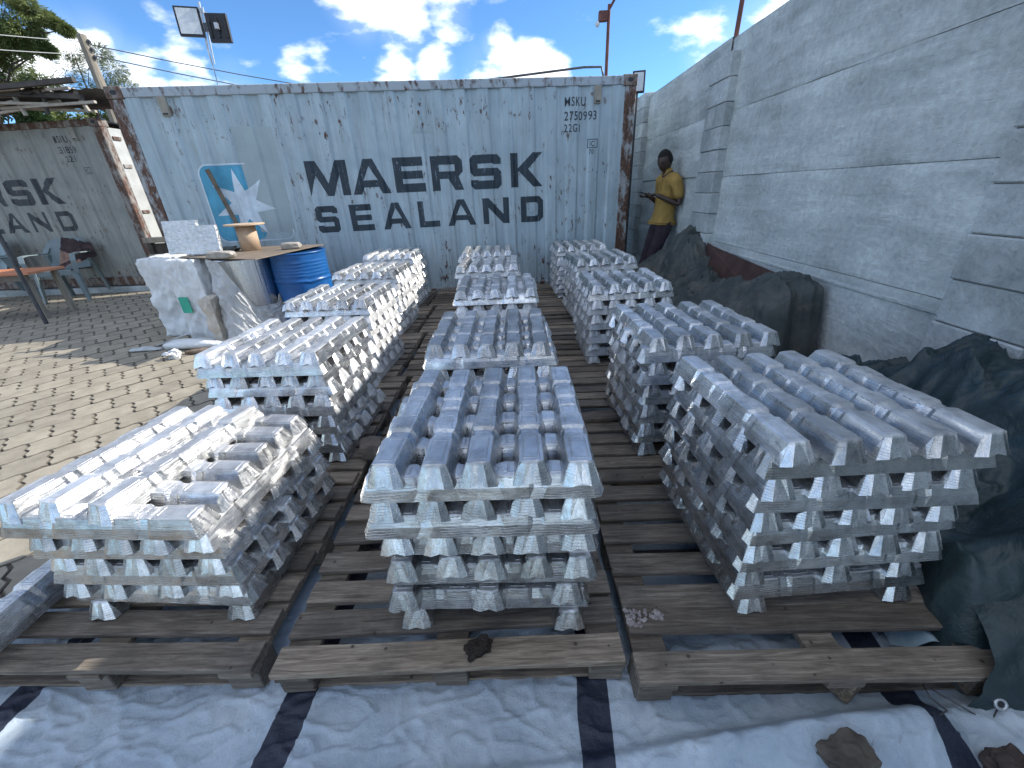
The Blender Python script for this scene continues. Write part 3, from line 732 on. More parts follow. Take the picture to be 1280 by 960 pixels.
def build_container(label, loc, rz, paint, frame, rail, ink, main):
    t = thing('shipping_container', label, 'shipping container', loc, rz)
    # corrugated long side facing the yard, built slightly dented
    xs = [.12] + [b for b in BR if .12 < b < CW - .12] + [CW - .12]
    mb = MB(); nz = 24; R = random.Random(3)
    ex = sorted(xs)
    vs = []
    for j in range(nz + 1):
        z = lerp(.16, CH - .10, j / nz)
        for x in ex: vs.append((x, .012 + corr(x), z))
    nx = len(ex)
    mb.add(vs, [(j * nx + i, j * nx + i + 1, (j + 1) * nx + i + 1, (j + 1) * nx + i) for j in range(nz) for i in range(nx - 1)])
    part('side_panel', mb, paint, t)
    part('side_panel', MB().box(.12, CW - .12, CD - .04, CD - .01, .16, CH - .1), paint, t)
    part('roof', MB().box(.1, CW - .1, .06, CD - .06, CH - .035, CH - .014), rail, t)
    part('bottom_rail', MB().box(.163, CW - .163, -.004, .06, .02, .165), frame, t, bev=.004)
    r_ = MB().box(.163, CW - .163, .0, .06, CH - .105, CH - .012)
    part('top_rail', r_, rail, t, bev=.006)
    part('top_rail', MB().box(.163, CW - .163, CD - .06, CD, CH - .105, CH - .012), rail, t, bev=.006)
    for x0, x1 in ((.004, .15), (CW - .15, CW - .004)):
        for y0, y1 in ((0.003, .12), (CD - .12, CD - .003)):
            part('corner_post', MB().box(x0, x1, y0, y1, .118, CH - .118), frame, t, bev=.008)
    for sx in (0, 1):
        for sy in (0, 1):
            for sz in (0, 1):
                x0 = 0 if sx == 0 else CW - .178; y0 = -.005 if sy == 0 else CD - .157; z0 = 0 if sz == 0 else CH - .118
                cst = MB().box(x0, x0 + .178, y0, y0 + .162, z0, z0 + .118)
                c = part('corner_casting', cst, RUST2, t, bev=.006)
                yy = y0 - .002 if sy == 0 else y0 + .1645
                ring = [(x0 + .089 + .035 * cos(a * pi / 6), yy, z0 + .06 + .024 * sin(a * pi / 6)) for a in range(12)]
                part('casting_hole', MB().add(ring, [tuple(range(12))]), BLACKP, c)
    # short ends: doors on the right-hand end of the left container, plain ribbed wall otherwise
    for x0, x1, nm in ((.02, .05, 'end_wall'), (CW - .05, CW - .02, 'door' if not main else 'end_wall')):
        if nm == 'door':
            for y0, y1 in ((.13, 1.214), (1.222, CD - .13)):
                d = part('door', MB().box(x0, x1, y0, y1, .13, CH - .12), simple('white_door_paint', (.36, .36, .33), (.48, .48, .45), 5, .6, rnd=0), t, bev=.004)
                for yy in (y0 + .25, y1 - .25):
                    part('lock_rod', MB().tube([(x1 + .03, yy, .14), (x1 + .03, yy, CH - .14)], .014), STEELG, d)
                    part('lock_handle', MB().tube([(x1 + .035, yy, 1.05), (x1 + .04, yy + .3, 1.02)], .012), STEELG, d)
                for zz in (.5, 1.2, 1.9, 2.3):
                    part('hinge', MB().box(x1 + .001, x1 + .02, y0 + .02, y0 + .16, zz, zz + .05), frame, d)
        else:
            mbb = MB(); n = 40; V_ = []
            for i in range(n + 1):
                y = lerp(.12, CD - .12, i / n); o_ = .015 * (1 if (i // 2) % 2 else -1)
                for z in (.12, CH - .1): V_.append((x0 + .015 + o_, y, z))
            mbb.add(V_, [(2 * i, 2 * i + 2, 2 * i + 3, 2 * i + 1) for i in range(n)])
            part(nm, mbb, paint, t)
    for ch, x, z, w, h, th in WORDS:
        flat_print('letter', [[(px, pz) for px, pz in lp] for lp in glyph(ch, w, h, th)], ink, t, .002, x, z)
    if main:
        text_print('container_number', 'MSKU', .135, 5.15, 2.285, ink, t, .72)
        text_print('container_number', '2750993', .135, 5.15, 2.135, ink, t, .78)
        text_print('container_number', '22G1', .122, 5.15, 2.01, ink, t, .74)
        w = .008
        flat_print('size_mark', [[(0, 0), (.13, 0), (.13, .1), (0, .1)], [(w, w), (.13 - w, w), (.13 - w, .1 - w), (w, .1 - w)]], ink, t, .002, 5.457, 1.825)
        text_print('size_mark', 'IC', .085, 5.478, 1.845, ink, t, .8)
        text_print('size_mark', '70', .075, 5.475, 1.757, ink, t, .8)
    else:
        text_print('container_number', 'MSIU', .135, 5.15, 2.285, ink, t, .74)
        text_print('container_number', '3318591', .135, 5.15, 2.135, ink, t, .66)
        text_print('container_number', '221', .122, 5.24, 2.01, ink, t, .8)
        w = .008
        flat_print('size_mark', [[(0, 0), (.13, 0), (.13, .1), (0, .1)], [(w, w), (.13 - w, w), (.13 - w, .1 - w), (w, .1 - w)]], ink, t, .002, 5.457, 1.825)
        text_print('size_mark', 'IC', .085, 5.478, 1.845, ink, t, .8)
    # ventilator boxes near the top corners
    for x in (.515, 5.52):
        v = part('ventilator', MB().box(x, x + .085, -.018, .05, 2.30, 2.485), simple('tan_vent_plate', (.26, .24, .19), (.36, .33, .27), 9, .7, rnd=0), t, bev=.006)
        part('ventilator_slot', MB().box(x + .015, x + .07, -.0205, -.0185, 2.312, 2.33), BLACKP, v)
    return t
def rrect(x0, x1, z0, z1, r, n=6):
    out = []
    for cx, cz, a0 in ((x1 - r, z0 + r, -90), (x1 - r, z1 - r, 0), (x0 + r, z1 - r, 90), (x0 + r, z0 + r, 180)):
        for k in range(n + 1):
            a = radians(a0 + 90 * k / n); out.append((cx + r * cos(a), cz + r * sin(a)))
    return out
def build_main_container():
    t = build_container('pale blue corrugated shipping container with MAERSK SEALAND lettering behind the ingot stacks', (-4.48, 5.319, 0), math.atan2(.770, 6.009), CONT, RUST, RAIL, INK, True)
    # faded company square: sky blue field, white border line, white star; right part painted over
    flat_print('logo_field', [rrect(.672, 1.25, .945, 1.795, .10)], BLUE, t, .0012)
    flat_print('repaint_patch', [[(1.19, 1.03), (1.62, 1.01), (1.64, 2.17), (1.17, 2.19)]], PATCH, t, .002)
    s = []; cx, cz = 1.085, 1.36
    for k in range(14):
        a = radians(90 + 360 / 14 * k + 4); r_ = .40 if k % 2 == 0 else .165
        s.append((cx + r_ * cos(a) * .92, cz + r_ * sin(a)))
    flat_print('logo_star', [s], WHT, t, .003)
    o = rrect(.655, 1.60, .925, 1.815, .115); i = rrect(.672, 1.583, .942, 1.798, .10)
    # border line survives on the left, along the bottom and part of the top
    fr = [p for p in o if p[0] < 1.2 or p[1] < 1.1]; 
    pts = [(1.22, 1.807)] + [p for p in rrect(.663, 1.592, .933, 1.807, .11) if p[0] < .9][0:7] + [p for p in rrect(.663, 1.592, .933, 1.807, .11) if p[0] < .9][7:] + [(p[0], p[1]) for p in rrect(.663, 1.592, .933, 1.807, .11)[:7]]
    loop = []
    for k, p in enumerate(pts):
        a = Vector(pts[max(k - 1, 0)]); b = Vector(pts[min(k + 1, len(pts) - 1)]); d = (b - a).normalized(); nrm = Vector((-d.y, d.x)); loop.append((Vector(p), nrm))
    poly = [tuple(p + nn * .008) for p, nn in loop] + [tuple(p - nn * .008) for p, nn in loop[::-1]]
    flat_print('logo_border', [poly], WHT, t, .004)
    # weld-on flat bars leaning on the side
    part('flat_bar', MB().box(-.025, .025, -.012, 0, 0, .98, Matrix.Translation((1.05, -.07, .80)) @ Matrix.Rotation(radians(-13), 4, 'Y')), simple('brown_scrap_steel', (.09, .07, .05), (.2, .16, .12), 12, .8, rnd=0), t)
    # drawn triangle ghost mark with digit
    flat_print('ghost_triangle', [[(3.24, 2.05), (3.52, 2.05), (3.37, 2.25)], [(3.30, 2.08), (3.46, 2.08), (3.37, 2.20)]], PATCH, t, .002)
    text_print('ghost_digit', '4', .11, 3.335, 2.07, PATCH, t, 1)
build_main_container()
build_container('dirty grey corrugated shipping container with rusty frame at the left behind plastic chairs', (-12.557, 7.586, .0957), -.0325, CONT2, RUST2, RUST2, INK2, False)
tag(part('concrete_plinth', MB().box(-12.8, -6.3, 7.36, 9.9, -.02, .094), CONCB, bev=.01), 'low concrete strip carrying the left grey container', 'plinth')

# ------------------------------------------------------------------ boundary wall
def build_wall():
    t = thing('concrete_boundary_wall', 'tall grey precast concrete wall along the right side of the yard', 'wall', (2.1, 0, 0))
    R = random.Random(8)
    lv = [-.10, .19, .787, 1.408, 1.975, 2.578]
    def panel(y0, y1, z0, z1, off, tilt):
        nx, nz = max(6, int((y1 - y0) * 22)), max(4, int((z1 - z0) * 22)); s = R.uniform(0, 90)
        vs = []
        for j in range(nz + 1):
            for i in range(nx + 1):
                y = lerp(y0, y1, i / nx); z = lerp(z0, z1, j / nz); e = min(i, nx - i, j, nz - j)
                d = .010 * fbm(y * 1.6, z * 4.5, s) + .004 * fbm(y * 7, z * 18, s + 5) + (.006 if e == 0 else 0)
                zz = z + (.004 * fbm(y * 2, z, s) if 0 < j < nz else 0)
                vs.append((off + d + tilt * (z - z0), y, zz))
        mb = MB().add(vs, [(j * (nx + 1) + i, j * (nx + 1) + i + 1, (j + 1) * (nx + 1) + i + 1, (j + 1) * (nx + 1) + i) for j in range(nz) for i in range(nx)])
        # sides and back
        mb.box(off + .03, off + .085, y0, y1, z0 + .002, z1 - .002)
        tp = [(off + .006 + tilt * (z1 - z0), y0, z1), (off + .006 + tilt * (z1 - z0), y1, z1), (off + .0851, y1, z1 - .001), (off + .0851, y0, z1 - .001)]
        mb.add(tp, [(0, 1, 2, 3)])
        me = mb.mesh('panel', CONC, fix=False)
        o = link('panel', me, t)
        for p in me.polygons: p.use_smooth = True
        return o
    bays = [(-3.6, -.75), (-.73, 1.75), (1.76, 4.86), (4.88, 7.72), (7.74, 10.6), (10.62, 13.5)]
    for bi, (y0, y1) in enumerate(bays):
        zz = lv if bi != 3 else [-.1, .25, .77, 1.42, 1.995, 2.595]
        for k in range(len(zz) - 1):
            panel(y0, y1, zz[k] + .0016, zz[k + 1] - .0016, R.uniform(-.006, .006) + (-.012 if k == 0 else 0), R.uniform(-.012, .012))
    part('wall_core', MB().box(.055, .0722, -3.6, 13.5, -.1, 2.55), CONC, t)  # hidden slab added to stop sun leaking through the panel joints
    # block piers
    for y0, y1, zt in ((-.95, -.55, 2.55), (1.545, 1.945, 2.55), (4.66, 5.10, 2.47), (7.52, 7.95, 2.55), (10.4, 10.8, 2.6)):
        z = -.08 if y0 != 4.66 else -.10; k = 0
        z = .109 - .2 if y0 < 2 else .07 - .2
        while z < zt - .05:
            z1 = z + (.198 if y0 > 3 else .200)
            w = R.uniform(-.005, .005); x0 = -.085 + R.uniform(-.006, .006)
            mb = MB().box(x0, .16, y0 + w, y1 + w, z + .0025, z1 - .0025)
            part('pier_block', mb, CONCB, t, bev=.006)
            z = z1; k += 1
        part('mortar_core', MB().box(-.076, .15, y0 + .012, y1 - .012, -.1, zt - .1), simple('dark_mortar', (.10, .10, .095), (.16, .16, .15), 20, .95, rnd=0), t)
    # pale mortar smears and capping lip on the joint above the foot panel
    for y0, y1, z in ((1.95, 4.64, .787),):
        part('joint_lip', MB().box(-.012, .01, y0, y1, z - .075, z - .052), CONC, t, bev=.004)
    return t
build_wall()
o = part('steel_post', MB().tube([(2.155, 4.98, 0), (2.150, 4.95, 2.5), (2.165, 4.93, 3.6)], .022, 10), STEELR)
tag(o, 'red brown steel post rising behind the block pier of the right wall', 'post')

# ------------------------------------------------------------------ dark tarpaulin heaps
def heap_far(u, v):
    y = lerp(2.62, 6.1, v)
    x1 = 2.045
    x0 = 1.28 + .10 * sin(y * 3.1) + (.08 if y > 4 else 0) - .12 * sst(3.2, 2.7, y) * 0
    x = lerp(x0, x1, u)
    # crest along the wall
    crest = .55 + .12 * math.exp(-((y - 2.95) / .35) ** 2) + .23 * math.exp(-((y - 4.92) / .33) ** 4) * sst(.35, .85, u) - .06 * math.exp(-((y - 3.85) / .35) ** 2) - .26 * sst(5.3, 6.1, y)
    if u > .75 and 3.3 < y < 4.5: crest -= .10
    end = sst(2.62, 2.76, y) ** .6
    prof = sst(0, .34, u) * (.62 + .38 * sst(.3, .85, u))
    z = crest * prof * end
    nse = .055 * (1 - abs(fbm(x * 2.2 + y * 1.1, y * 1.7, 2, 2)) * 2) + .012 * fbm(x * 6, y * 5, 7, 2)
    rid = .05 * max(0, 1 - abs(fbm(x * 1.8 - y * 1.5, y * 1.8 + x, 11, 2)) * 4)
    rid += .04 * max(0, 1 - abs(fbm(x * 4.0 + y * 2.2, y * 3.2 - x * 2, 41, 2)) * 4.0) + .012 * max(0, 1 - abs(fbm(x * 9 - y * 5, y * 7 + x * 4, 51, 2)) * 5)
    z += (nse + rid) * min(1, prof * 1.3) * end
    x += .03 * fbm(y * 4, u * 5, 5) * (1 if u < .9 else 0)
    return (x, y + .03 * fbm(u * 6, y * 3, 8), max(.012, z))
def heap_near(u, v):
    y = lerp(.30, 2.42, v)
    x1 = 2.06
    x0 = 1.30 - .10 * sst(1.05, .75, y) + .03 * sin(y * 5)
    x = lerp(x0, x1, u)
    crest = .29 + .33 * sst(2.42, 1.55, y) + .10 * sst(1.7, 1.1, y)
    end = sst(2.42, 2.28, y) ** .5 * sst(.62, .84, y)
    prof = sst(0, .28, u) * (.58 + .42 * sst(.25, .8, u))
    if y < 1.05: prof = sst(0, .10, u) * (.42 + .58 * sst(.1, .8, u))
    z = crest * prof * end
    rid = .085 * max(0, 1 - abs(fbm(x * 1.5 - y * 1.9 + 3, y * 1.6 + x * .6, 21, 2)) * 3.6)
    nse = .05 * fbm(x * 3, y * 2.4, 17, 2) + .008 * fbm(x * 9, y * 8, 3, 2)
    rid += .045 * max(0, 1 - abs(fbm(x * 3.6 + y * 2.5, y * 2.9 - x * 2, 43, 2)) * 4.0) + .012 * max(0, 1 - abs(fbm(x * 8 - y * 6, y * 7 + x * 4, 53, 2)) * 5)
    dip = -.16 * math.exp(-((x - 1.62) / .12) ** 2 - ((y - 1.55) / .3) ** 2)
    z += (rid + nse + dip) * min(1, prof * 1.4) * end
    return (x + .03 * fbm(y * 4, u * 4, 31) * (1 if 0.02 < u < .9 else 0), y, max(.014, z))
def build_heaps():
    o = part('dark_tarpaulin', grid(110, 300, heap_far), TARPF, sm=True)
    tag(o, 'crumpled dark grey green tarpaulin heaped along the wall below the standing man', 'tarpaulin', 'dark tarpaulins along the wall')
    o = thing('dark_tarpaulin', 'dark green tarpaulin heap with metal eyelet right of the nearest right stack', 'tarpaulin', (0, 0, 0), 0, 'dark tarpaulins along the wall')
    part('canvas', grid(110, 230, heap_near), TARPN, o, sm=True)
    # front hanging corner over the pallet end, with its eyelet
    A, B = Vector((1.285, .92, .25)), Vector((1.80, .86, .46))
    M1, M2 = Vector((1.215, .585, .29)), Vector((1.70, .52, .44))
    Cc, D = Vector((1.175, .628, .012)), Vector((1.62, .56, .03))
    def f(u, v):
        p0, pm, p1 = A.lerp(B, u), M1.lerp(M2, u), Cc.lerp(D, u)
        p = p0 * (1 - v) ** 2 + pm * 2 * v * (1 - v) + p1 * v * v
        return p + Vector((-.02, -.9, .5)).normalized() * (.016 * fbm(u * 4, v * 3, 77, 2) + .016 * (1 - v) * sin(u * 7) + .006 * fbm(u * 11, v * 9, 5))
    part('hanging_corner', grid(40, 40, f), TARPN, o, sm=True)
    c = f(.12, .88); nrm = Vector((-.15, -.80, .58)).normalized(); ax = nrm.cross(Vector((0, 0, 1))).normalized(); ay = nrm.cross(ax)
    pts = [c + nrm * .006 + (ax * cos(k * pi / 8) + ay * sin(k * pi / 8)) * .0125 for k in range(17)]
    e = part('eyelet', MB().tube(pts, .0045, 8, False), STEELG, o, sm=True)
    hole = [c + nrm * .0045 + (ax * cos(k * pi / 6) + ay * sin(k * pi / 6)) * .010 for k in range(12)]
    part('eyelet_hole', MB().add(hole, [tuple(range(12))]), BLACKP, e)
    # thin cord hanging from the eyelet
    cp = [c + Vector((0, -.004, -.004)), c + Vector((-.035, -.03, -.035)), (1.08, .66, .085), (1.07, .63, .085), (1.09, .60, .08), (1.02, .575, .085), (.98, .56, .09), (.97, .54, .085)]
    part('cord', MB().tube(cp, .0022, 6), STEELD, o, sm=True)
    # brown steel sheet leaning on the wall between the two
    s = MB().add([(2.00, 4.75, .42), (2.00, 3.33, .42), (2.055, 3.36, .685), (2.06, 4.0, .715), (2.062, 4.535, .748), (2.062, 4.75, .78)], [(0, 1, 2, 3, 4, 5)])
    s.add([(2.006, 4.75, .42), (2.006, 3.33, .42), (2.061, 3.36, .685), (2.066, 4.0, .715), (2.068, 4.535, .748), (2.068, 4.75, .78)], [(5, 4, 3, 2, 1, 0), ])
    tag(part('steel_sheet', s, simple('brown_rusty_sheet', (.045, .022, .018), (.10, .052, .042), 6, .75, rnd=0)), 'dark brown rusty sheet leaning on the wall behind the far dark tarpaulin', 'metal sheet')
build_heaps()
def rockmesh(seed, sx, sy, sz, sub=2, amp=.18):
    bm = bmesh.new(); bmesh.ops.create_icosphere(bm, subdivisions=sub, radius=1)
    for v in bm.verts:
        p = v.co.copy(); m_ = max(abs(p.x), abs(p.y), abs(p.z)); q = p.lerp(p / m_, .55)
        q *= 1 + amp * noise.noise(p * 1.7 + Vector((seed, 0, 0))) + amp * .4 * noise.noise(p * 4 + Vector((seed, 3, 0)))
        v.co = Vector((q.x * sx, q.y * sy, q.z * sz))
    me = bpy.data.meshes.new('rock'); bm.to_mesh(me); bm.free(); return me
def rock(name, label, cat, seed, s, loc, rz, mat, sub=3, amp=.18):
    me = rockmesh(seed, *s, sub=sub, amp=amp); me.materials.append(mat)
    return tag(link(name, me, None, loc, (0, 0, rz)), label, cat)
rock('rock', 'brown rough stone weighing down the white tarpaulin at the bottom edge', 'stone', 3, (.060, .040, .030), (.745, .492, .112), .3, simple('brown_earthy_stone', (.05, .042, .033), (.12, .10, .08), 16, .95, rnd=0), sub=5, amp=.3)
rock('rock', 'dark brown stone at the bottom right corner beside the white tarpaulin', 'stone', 9, (.05, .045, .04), (1.15, .485, .05), .3, simple('dark_reddish_stone', (.035, .026, .022), (.09, .065, .055), 16, .95, rnd=0), sub=5, amp=.3)
rock('concrete_lump', 'squarish grey brown block lying on the pallet beside the second left stack', 'block', 5, (.062, .055, .052), (-.80, 1.74, .196), .25, BRICKC, amp=.08)
o = rock('soil_clump', 'small dark clump of soil on the front board of the nearest centre pallet', 'soil', 12, (.035, .024, .012), (-.16, .742, .150), .3, SOIL, 5, .7)
def build_mould():
    R = random.Random(4); mb = MB()
    for k in range(70):
        x = .30 + R.random() ** 1.6 * .11; y = .80 + R.random() * .052; 
        if x > .36 and y < .83: y += .02
        r_ = R.uniform(.003, .009); M = Matrix.Translation((x, y, .1455)) @ Matrix.Rotation(R.uniform(0, 6), 4, 'Z') @ Matrix.Rotation(R.uniform(-.5, .5), 4, 'X')
        mb.box(-r_, r_, -r_ * .6, r_ * .6, -.001, .0035, M)
    o = part('dried_residue', mb, simple('pale_crumbs', (.16, .13, .12), (.42, .38, .36), 90, .95, rnd=0)); o['kind'] = 'stuff'
    tag(o, 'pale crumbly residue on the corner of the nearest right pallet', 'residue')
build_mould()
tag(part('timber_offcut', MB().box(-.19, .19, -.045, .045, 0, .021, Matrix.Translation((.365, 2.05, .1455)) @ Matrix.Rotation(.1, 4, 'Z')), WOOD, bev=.002), 'short dark board lying across the pallets in the right aisle', 'board')

# ------------------------------------------------------------------ drum, sheet, spool, stones and bales
DARKW = simple('dark_old_wood', (.03, .025, .02), (.09, .075, .06), 8, .9, stretch=(1, 1, 1))
def build_clutter():
    dx, dy = -2.44, 4.60
    t = thing('oil_drum', 'dented blue steel drum standing under the flat sheet beside the left stacks', 'drum', (dx, dy, 0))
    prof = [(.275, .0), (.292, .004), (.292, .018), (.286, .024)]
    def R_(z):
        r_ = .286
        for zc in (.30, .59): r_ += .011 * math.exp(-((z - zc) / .012) ** 2)
        for k in range(5):
            for z0 in (.645, .07): r_ += .004 * math.exp(-((z - z0 - k * .035) / .010) ** 2)
        return r_
    z = .03
    while z < .855: prof.append((R_(z), z)); z += .0075
    prof += [(.286, .862), (.293, .866), (.293, .880), (.283, .882), (.281, .868), (.0, .868)]
    b = MB().lathe(prof, 48, cap=False)
    vs = []
    for v in b.v:
        v = Vector(v); a = math.atan2(v.y, v.x)
        if .05 < v.z < .83: v *= 1 - .03 * max(0, fbm(cos(a) * 1.6, sin(a) * 1.6, v.z * 3)); 
        v.z = v.z if True else 0
        vs.append(v)
    b.v = vs
    part('drum_shell', b, DRUMB, t, sm=True)
    lab = [(.295 * cos(a) if True else 0, .295 * sin(a), .40 + dz) for a, dz in [(radians(222 + 11 * cos(k * pi / 7)), .055 * sin(k * pi / 7)) for k in range(14)]]
    part('sticker', MB().add(lab, [tuple(range(14))]), simple('worn_sticker', (.20, .17, .15), (.55, .52, .48), 30, .7, rnd=0), t)
    # flat sheet laid as table top
    q = [(-2.50, 3.93), (-2.27, 4.92), (-3.42, 5.20), (-3.62, 4.40)]
    s = MB().add([(x, y, .884 + (.012 if i == 1 else 0)) for i, (x, y) in enumerate(q)] + [(x, y, .892 + (.012 if i == 1 else 0)) for i, (x, y) in enumerate(q)], [(3, 2, 1, 0), (4, 5, 6, 7), (0, 1, 5, 4), (1, 2, 6, 5), (2, 3, 7, 6), (3, 0, 4, 7)])
    tag(part('sheet_table_top', s, PLY, bev=.0015), 'thin weathered board laid over the blue drum and wrapped bales', 'board')
    # spool
    t = thing('wooden_spool', 'pale wooden cable spool standing on the board over the drum', 'spool', (-3.02, 4.74, .893))
    part('flange', MB().lathe([(.195, .262), (.200, .265), (.200, .277), (.195, .28), (0, .28)], 36), MDF, t)
    part('core', MB().lathe([(.098, .0), (.100, .26)], 32), MDF, t, sm=True)
    rock('stone_block', 'rough pale stone block lying on the right end of the flat board', 'stone', 17, (.105, .055, .038), (-2.50, 4.62, .932), .15, STONE, amp=.16)
    rock('stone_block', 'flat grey stone block at the front left edge of the flat board', 'stone', 23, (.14, .06, .035), (-2.95, 4.12, .925), .05, STONE, amp=.12)
    # foil covered slabs
    for (x, y, a, tl, w, h, lab) in ((-3.33, 4.42, .05, .16, .37, .29, 'shiny foil faced slab standing upright in front on the wrapped bale'), (-3.66, 4.60, .10, .18, .36, .34, 'duller foil faced slab standing behind the shiny slab on the bale')):
        n = 14; M = Matrix.Translation((x, y, .90)) @ Matrix.Rotation(a, 4, 'Z') @ Matrix.Rotation(-tl, 4, 'X')
        o = part('foil_slab', MB().box(-w / 2, w / 2, -.02, .02, 0, h, M), FOIL if 'shiny' in lab else simple('dull_foil', (.15, .155, .16), (.26, .27, .27), 30, .45, .7, 1.0, .02, bscale=36), bev=.006)
        tag(o, lab, 'slab')
    # bales
    def bale(name, label, cx, cy, w, d, h, a, mat, seed, cat='bale', taper=.04):
        bm = bmesh.new(); bmesh.ops.create_cube(bm, size=1); bmesh.ops.subdivide_edges(bm, edges=bm.edges, cuts=34, use_grid_fill=True)
        for v in bm.verts:
            p = v.co; k = 1 - taper * (p.z + .5)
            q = Vector((p.x * w * k, p.y * d * k, (p.z + .5) * h))
            nd = Vector((p.x, p.y, p.z * .6)).normalized()
            q += nd * (.035 * fbm(q.x * 3 + seed, q.y * 3, q.z * 3) + .018 * fbm(q.x * 9, q.y * 9 + seed, q.z * 7))
            q += nd * (.014 * max(0, 1 - abs(fbm(q.x * 5 + seed, q.y * 5 - q.z * 3, q.z * 5, 2)) * 5) + .006 * max(0, 1 - abs(fbm(q.x * 11 - q.z * 6, q.y * 11 + seed, q.z * 9, 2)) * 5))
            q.z = max(.001, q.z); v.co = q
        me = bpy.data.meshes.new(name); bm.to_mesh(me); bm.free(); me.materials.append(mat)
        for p in me.polygons: p.use_smooth = True
        o = link(name, me, None, (cx, cy, 0), (0, 0, a)); tag(o, label, cat); return o
    WRAP = simple('crinkled_white_wrap', (.58, .59, .59), (.74, .75, .75), 4, .30, 0, .8, .02, rnd=0, bscale=12)
    bale('wrapped_bale', 'large white wrapped bale at the left end of the clutter by the container', -4.00, 4.74, .38, .46, .87, .05, WRAP, 3)
    b = bale('wrapped_bale', 'white padded bale wrapped with green tape behind the plastic film', -3.50, 4.42, .36, .36, .88, -.08, WRAP, 11)
    part('tape', MB().add([(-.188, -.10, .30), (-.195, .0, .30), (-.19, .02, .52), (-.185, -.08, .55)], [(0, 1, 2, 3)]), GREENC, b)
    part('tape', MB().box(-.14, -.03, -.196, -.19, .33, .5), GREENC, b)
    bale('packing_board', 'cream packing board leaning beside the film wrapped roll', -3.26, 4.16, .10, .26, .50, .3, CREAM, 19, 'board')
    # coil of sheet metal
    t = thing('sheet_metal_coil', 'upright coil of shiny aluminium sheet partly covered in milky plastic film', 'coil', (-2.98, 4.46, 0))
    part('coil_shell', MB().lathe([(.27, 0), (.275, .02), (.275, .85), (.27, .86), (.12, .86), (.12, .70)], 40), SHEETM, t, sm=False)
    def film(u, v):
        a = radians(lerp(185, 388, u)); z = lerp(.875, .01, v)
        # top edge swoops down towards the right
        ztop = .87 - .50 * sst(.36, .60, u) + .24 * sst(.74, .92, u)
        z = lerp(ztop, .005, v)
        r_ = .285 + .06 * v ** 1.5 + .035 * abs(fbm(u * 7, z * 3, 5)) + .012 * fbm(u * 22, z * 6, 9) + .05 * sst(.15, .5, u) * sst(.7, .3, u) * (1 - v) + .07 * math.exp(-((u - .36) / .16) ** 2) * v + .09 * sst(.74, .95, u) * (1 - abs(v - .3)) + .02 * max(0, 1 - abs(fbm(u * 9 - v * 3, v * 4, 12, 2)) * 5)
        return (r_ * cos(a), r_ * sin(a), z)
    part('plastic_film', grid(110, 60, film), FILM, t, sm=True)
    # long low bundles on the paving
    def bundle(name, label, p0, p1, r_, mat, cat='bundle', seed=0, flat=.7):
        p0, p1 = Vector(p0), Vector(p1); d = p1 - p0; n = 26; k = 16; vs = []
        side = d.cross(Vector((0, 0, 1))).normalized()
        for i in range(n + 1):
            t_ = i / n; c = p0.lerp(p1, t_); rr = r_ * (.55 + .45 * sin(pi * min(1, t_ * 1.2 + .1)) ** .5 if t_ < 1 else .3)
            for j in range(k):
                a = 2 * pi * j / k; q = rr * (1 + .25 * fbm(t_ * 5 + seed, cos(a) * 1.5, sin(a) * 1.5))
                vs.append(c + side * cos(a) * q + Vector((0, 0, max(.002, q * flat * (1 + sin(a))))))
        fs = [(i * k + j, i * k + (j + 1) % k, (i + 1) * k + (j + 1) % k, (i + 1) * k + j) for i in range(n) for j in range(k)] + [tuple(range(k)), tuple(range(n * k, n * k + k))[::-1]]
        return tag(part(name, MB().add(vs, fs), mat, sm=True), label, cat)
    bundle('rolled_sacking', 'grey white rolled sacking lying in front of the plastic wrapped coil', (-3.78, 4.02, 0), (-2.95, 3.99, 0), .075, WRAP, seed=2)
    bundle('rolled_sacking', 'thin brown rolled mat on the paving beneath the grey sacking', (-3.45, 3.84, 0), (-2.85, 3.88, 0), .035, simple('brown_mat', (.13, .09, .065), (.24, .18, .13), 20, .9, rnd=0), seed=5)
    bundle('plastic_scrap', 'limp clear plastic scrap trailing left of the grey sacking', (-4.15, 3.98, 0), (-3.85, 4.02, 0), .055, simple('cloudy_plastic', (.36, .38, .38), (.55, .57, .57), 9, .35, rnd=0, bscale=14, bstr=.9, bdist=.02), 'plastic', 8, .4)
    tag(part('metal_strip', MB().box(-.19, .19, -.03, .03, 0, .006, Matrix.Translation((-3.85, 4.22, .05)) @ Matrix.Rotation(.45, 4, 'Z') @ Matrix.Rotation(-.25, 4, 'Y')), FOIL), 'narrow shiny metal strip leaning by the white bale', 'strip')
    rock('foil_ball', 'crumpled ball of silver foil lying alone on the paving', 'foil', 31, (.06, .045, .04), (-3.50, 3.74, .035), .4, FOIL, 3, .6)
    tag(part('stick', MB().box(-.05, .05, -.006, .006, 0, .008, Matrix.Translation((-3.03, 3.42, .002)) @ Matrix.Rotation(-.9, 4, 'Z')), MDF), 'small pale wooden stick on the paving near the foil ball', 'stick')
    # timber crate section behind the bales
    t = thing('timber_rack', 'weathered timber rack standing between the containers above the white bale', 'rack', (-4.33, 5.13, 0), .06)
    for z in (.80, .99): part('rail', MB().box(-.20, .26, -.045, .045, z, z + .06), POLEW, t, bev=.006)
    for x in (-.15, .22): part('post', MB().box(x - .03, x + .03, -.035, .035, 0, .985), DARKW, t, bev=.004)
    part('infill_board', MB().box(-.12, .19, .0, .02, .3, .98), DARKW, t)
    o = rock('cloth_bundle', 'dark green folded cloth on the board beside the spool', 'cloth', 41, (.14, .08, .025), (-3.32, 4.72, .918), .1, TARPG, 3, .5)
build_clutter()

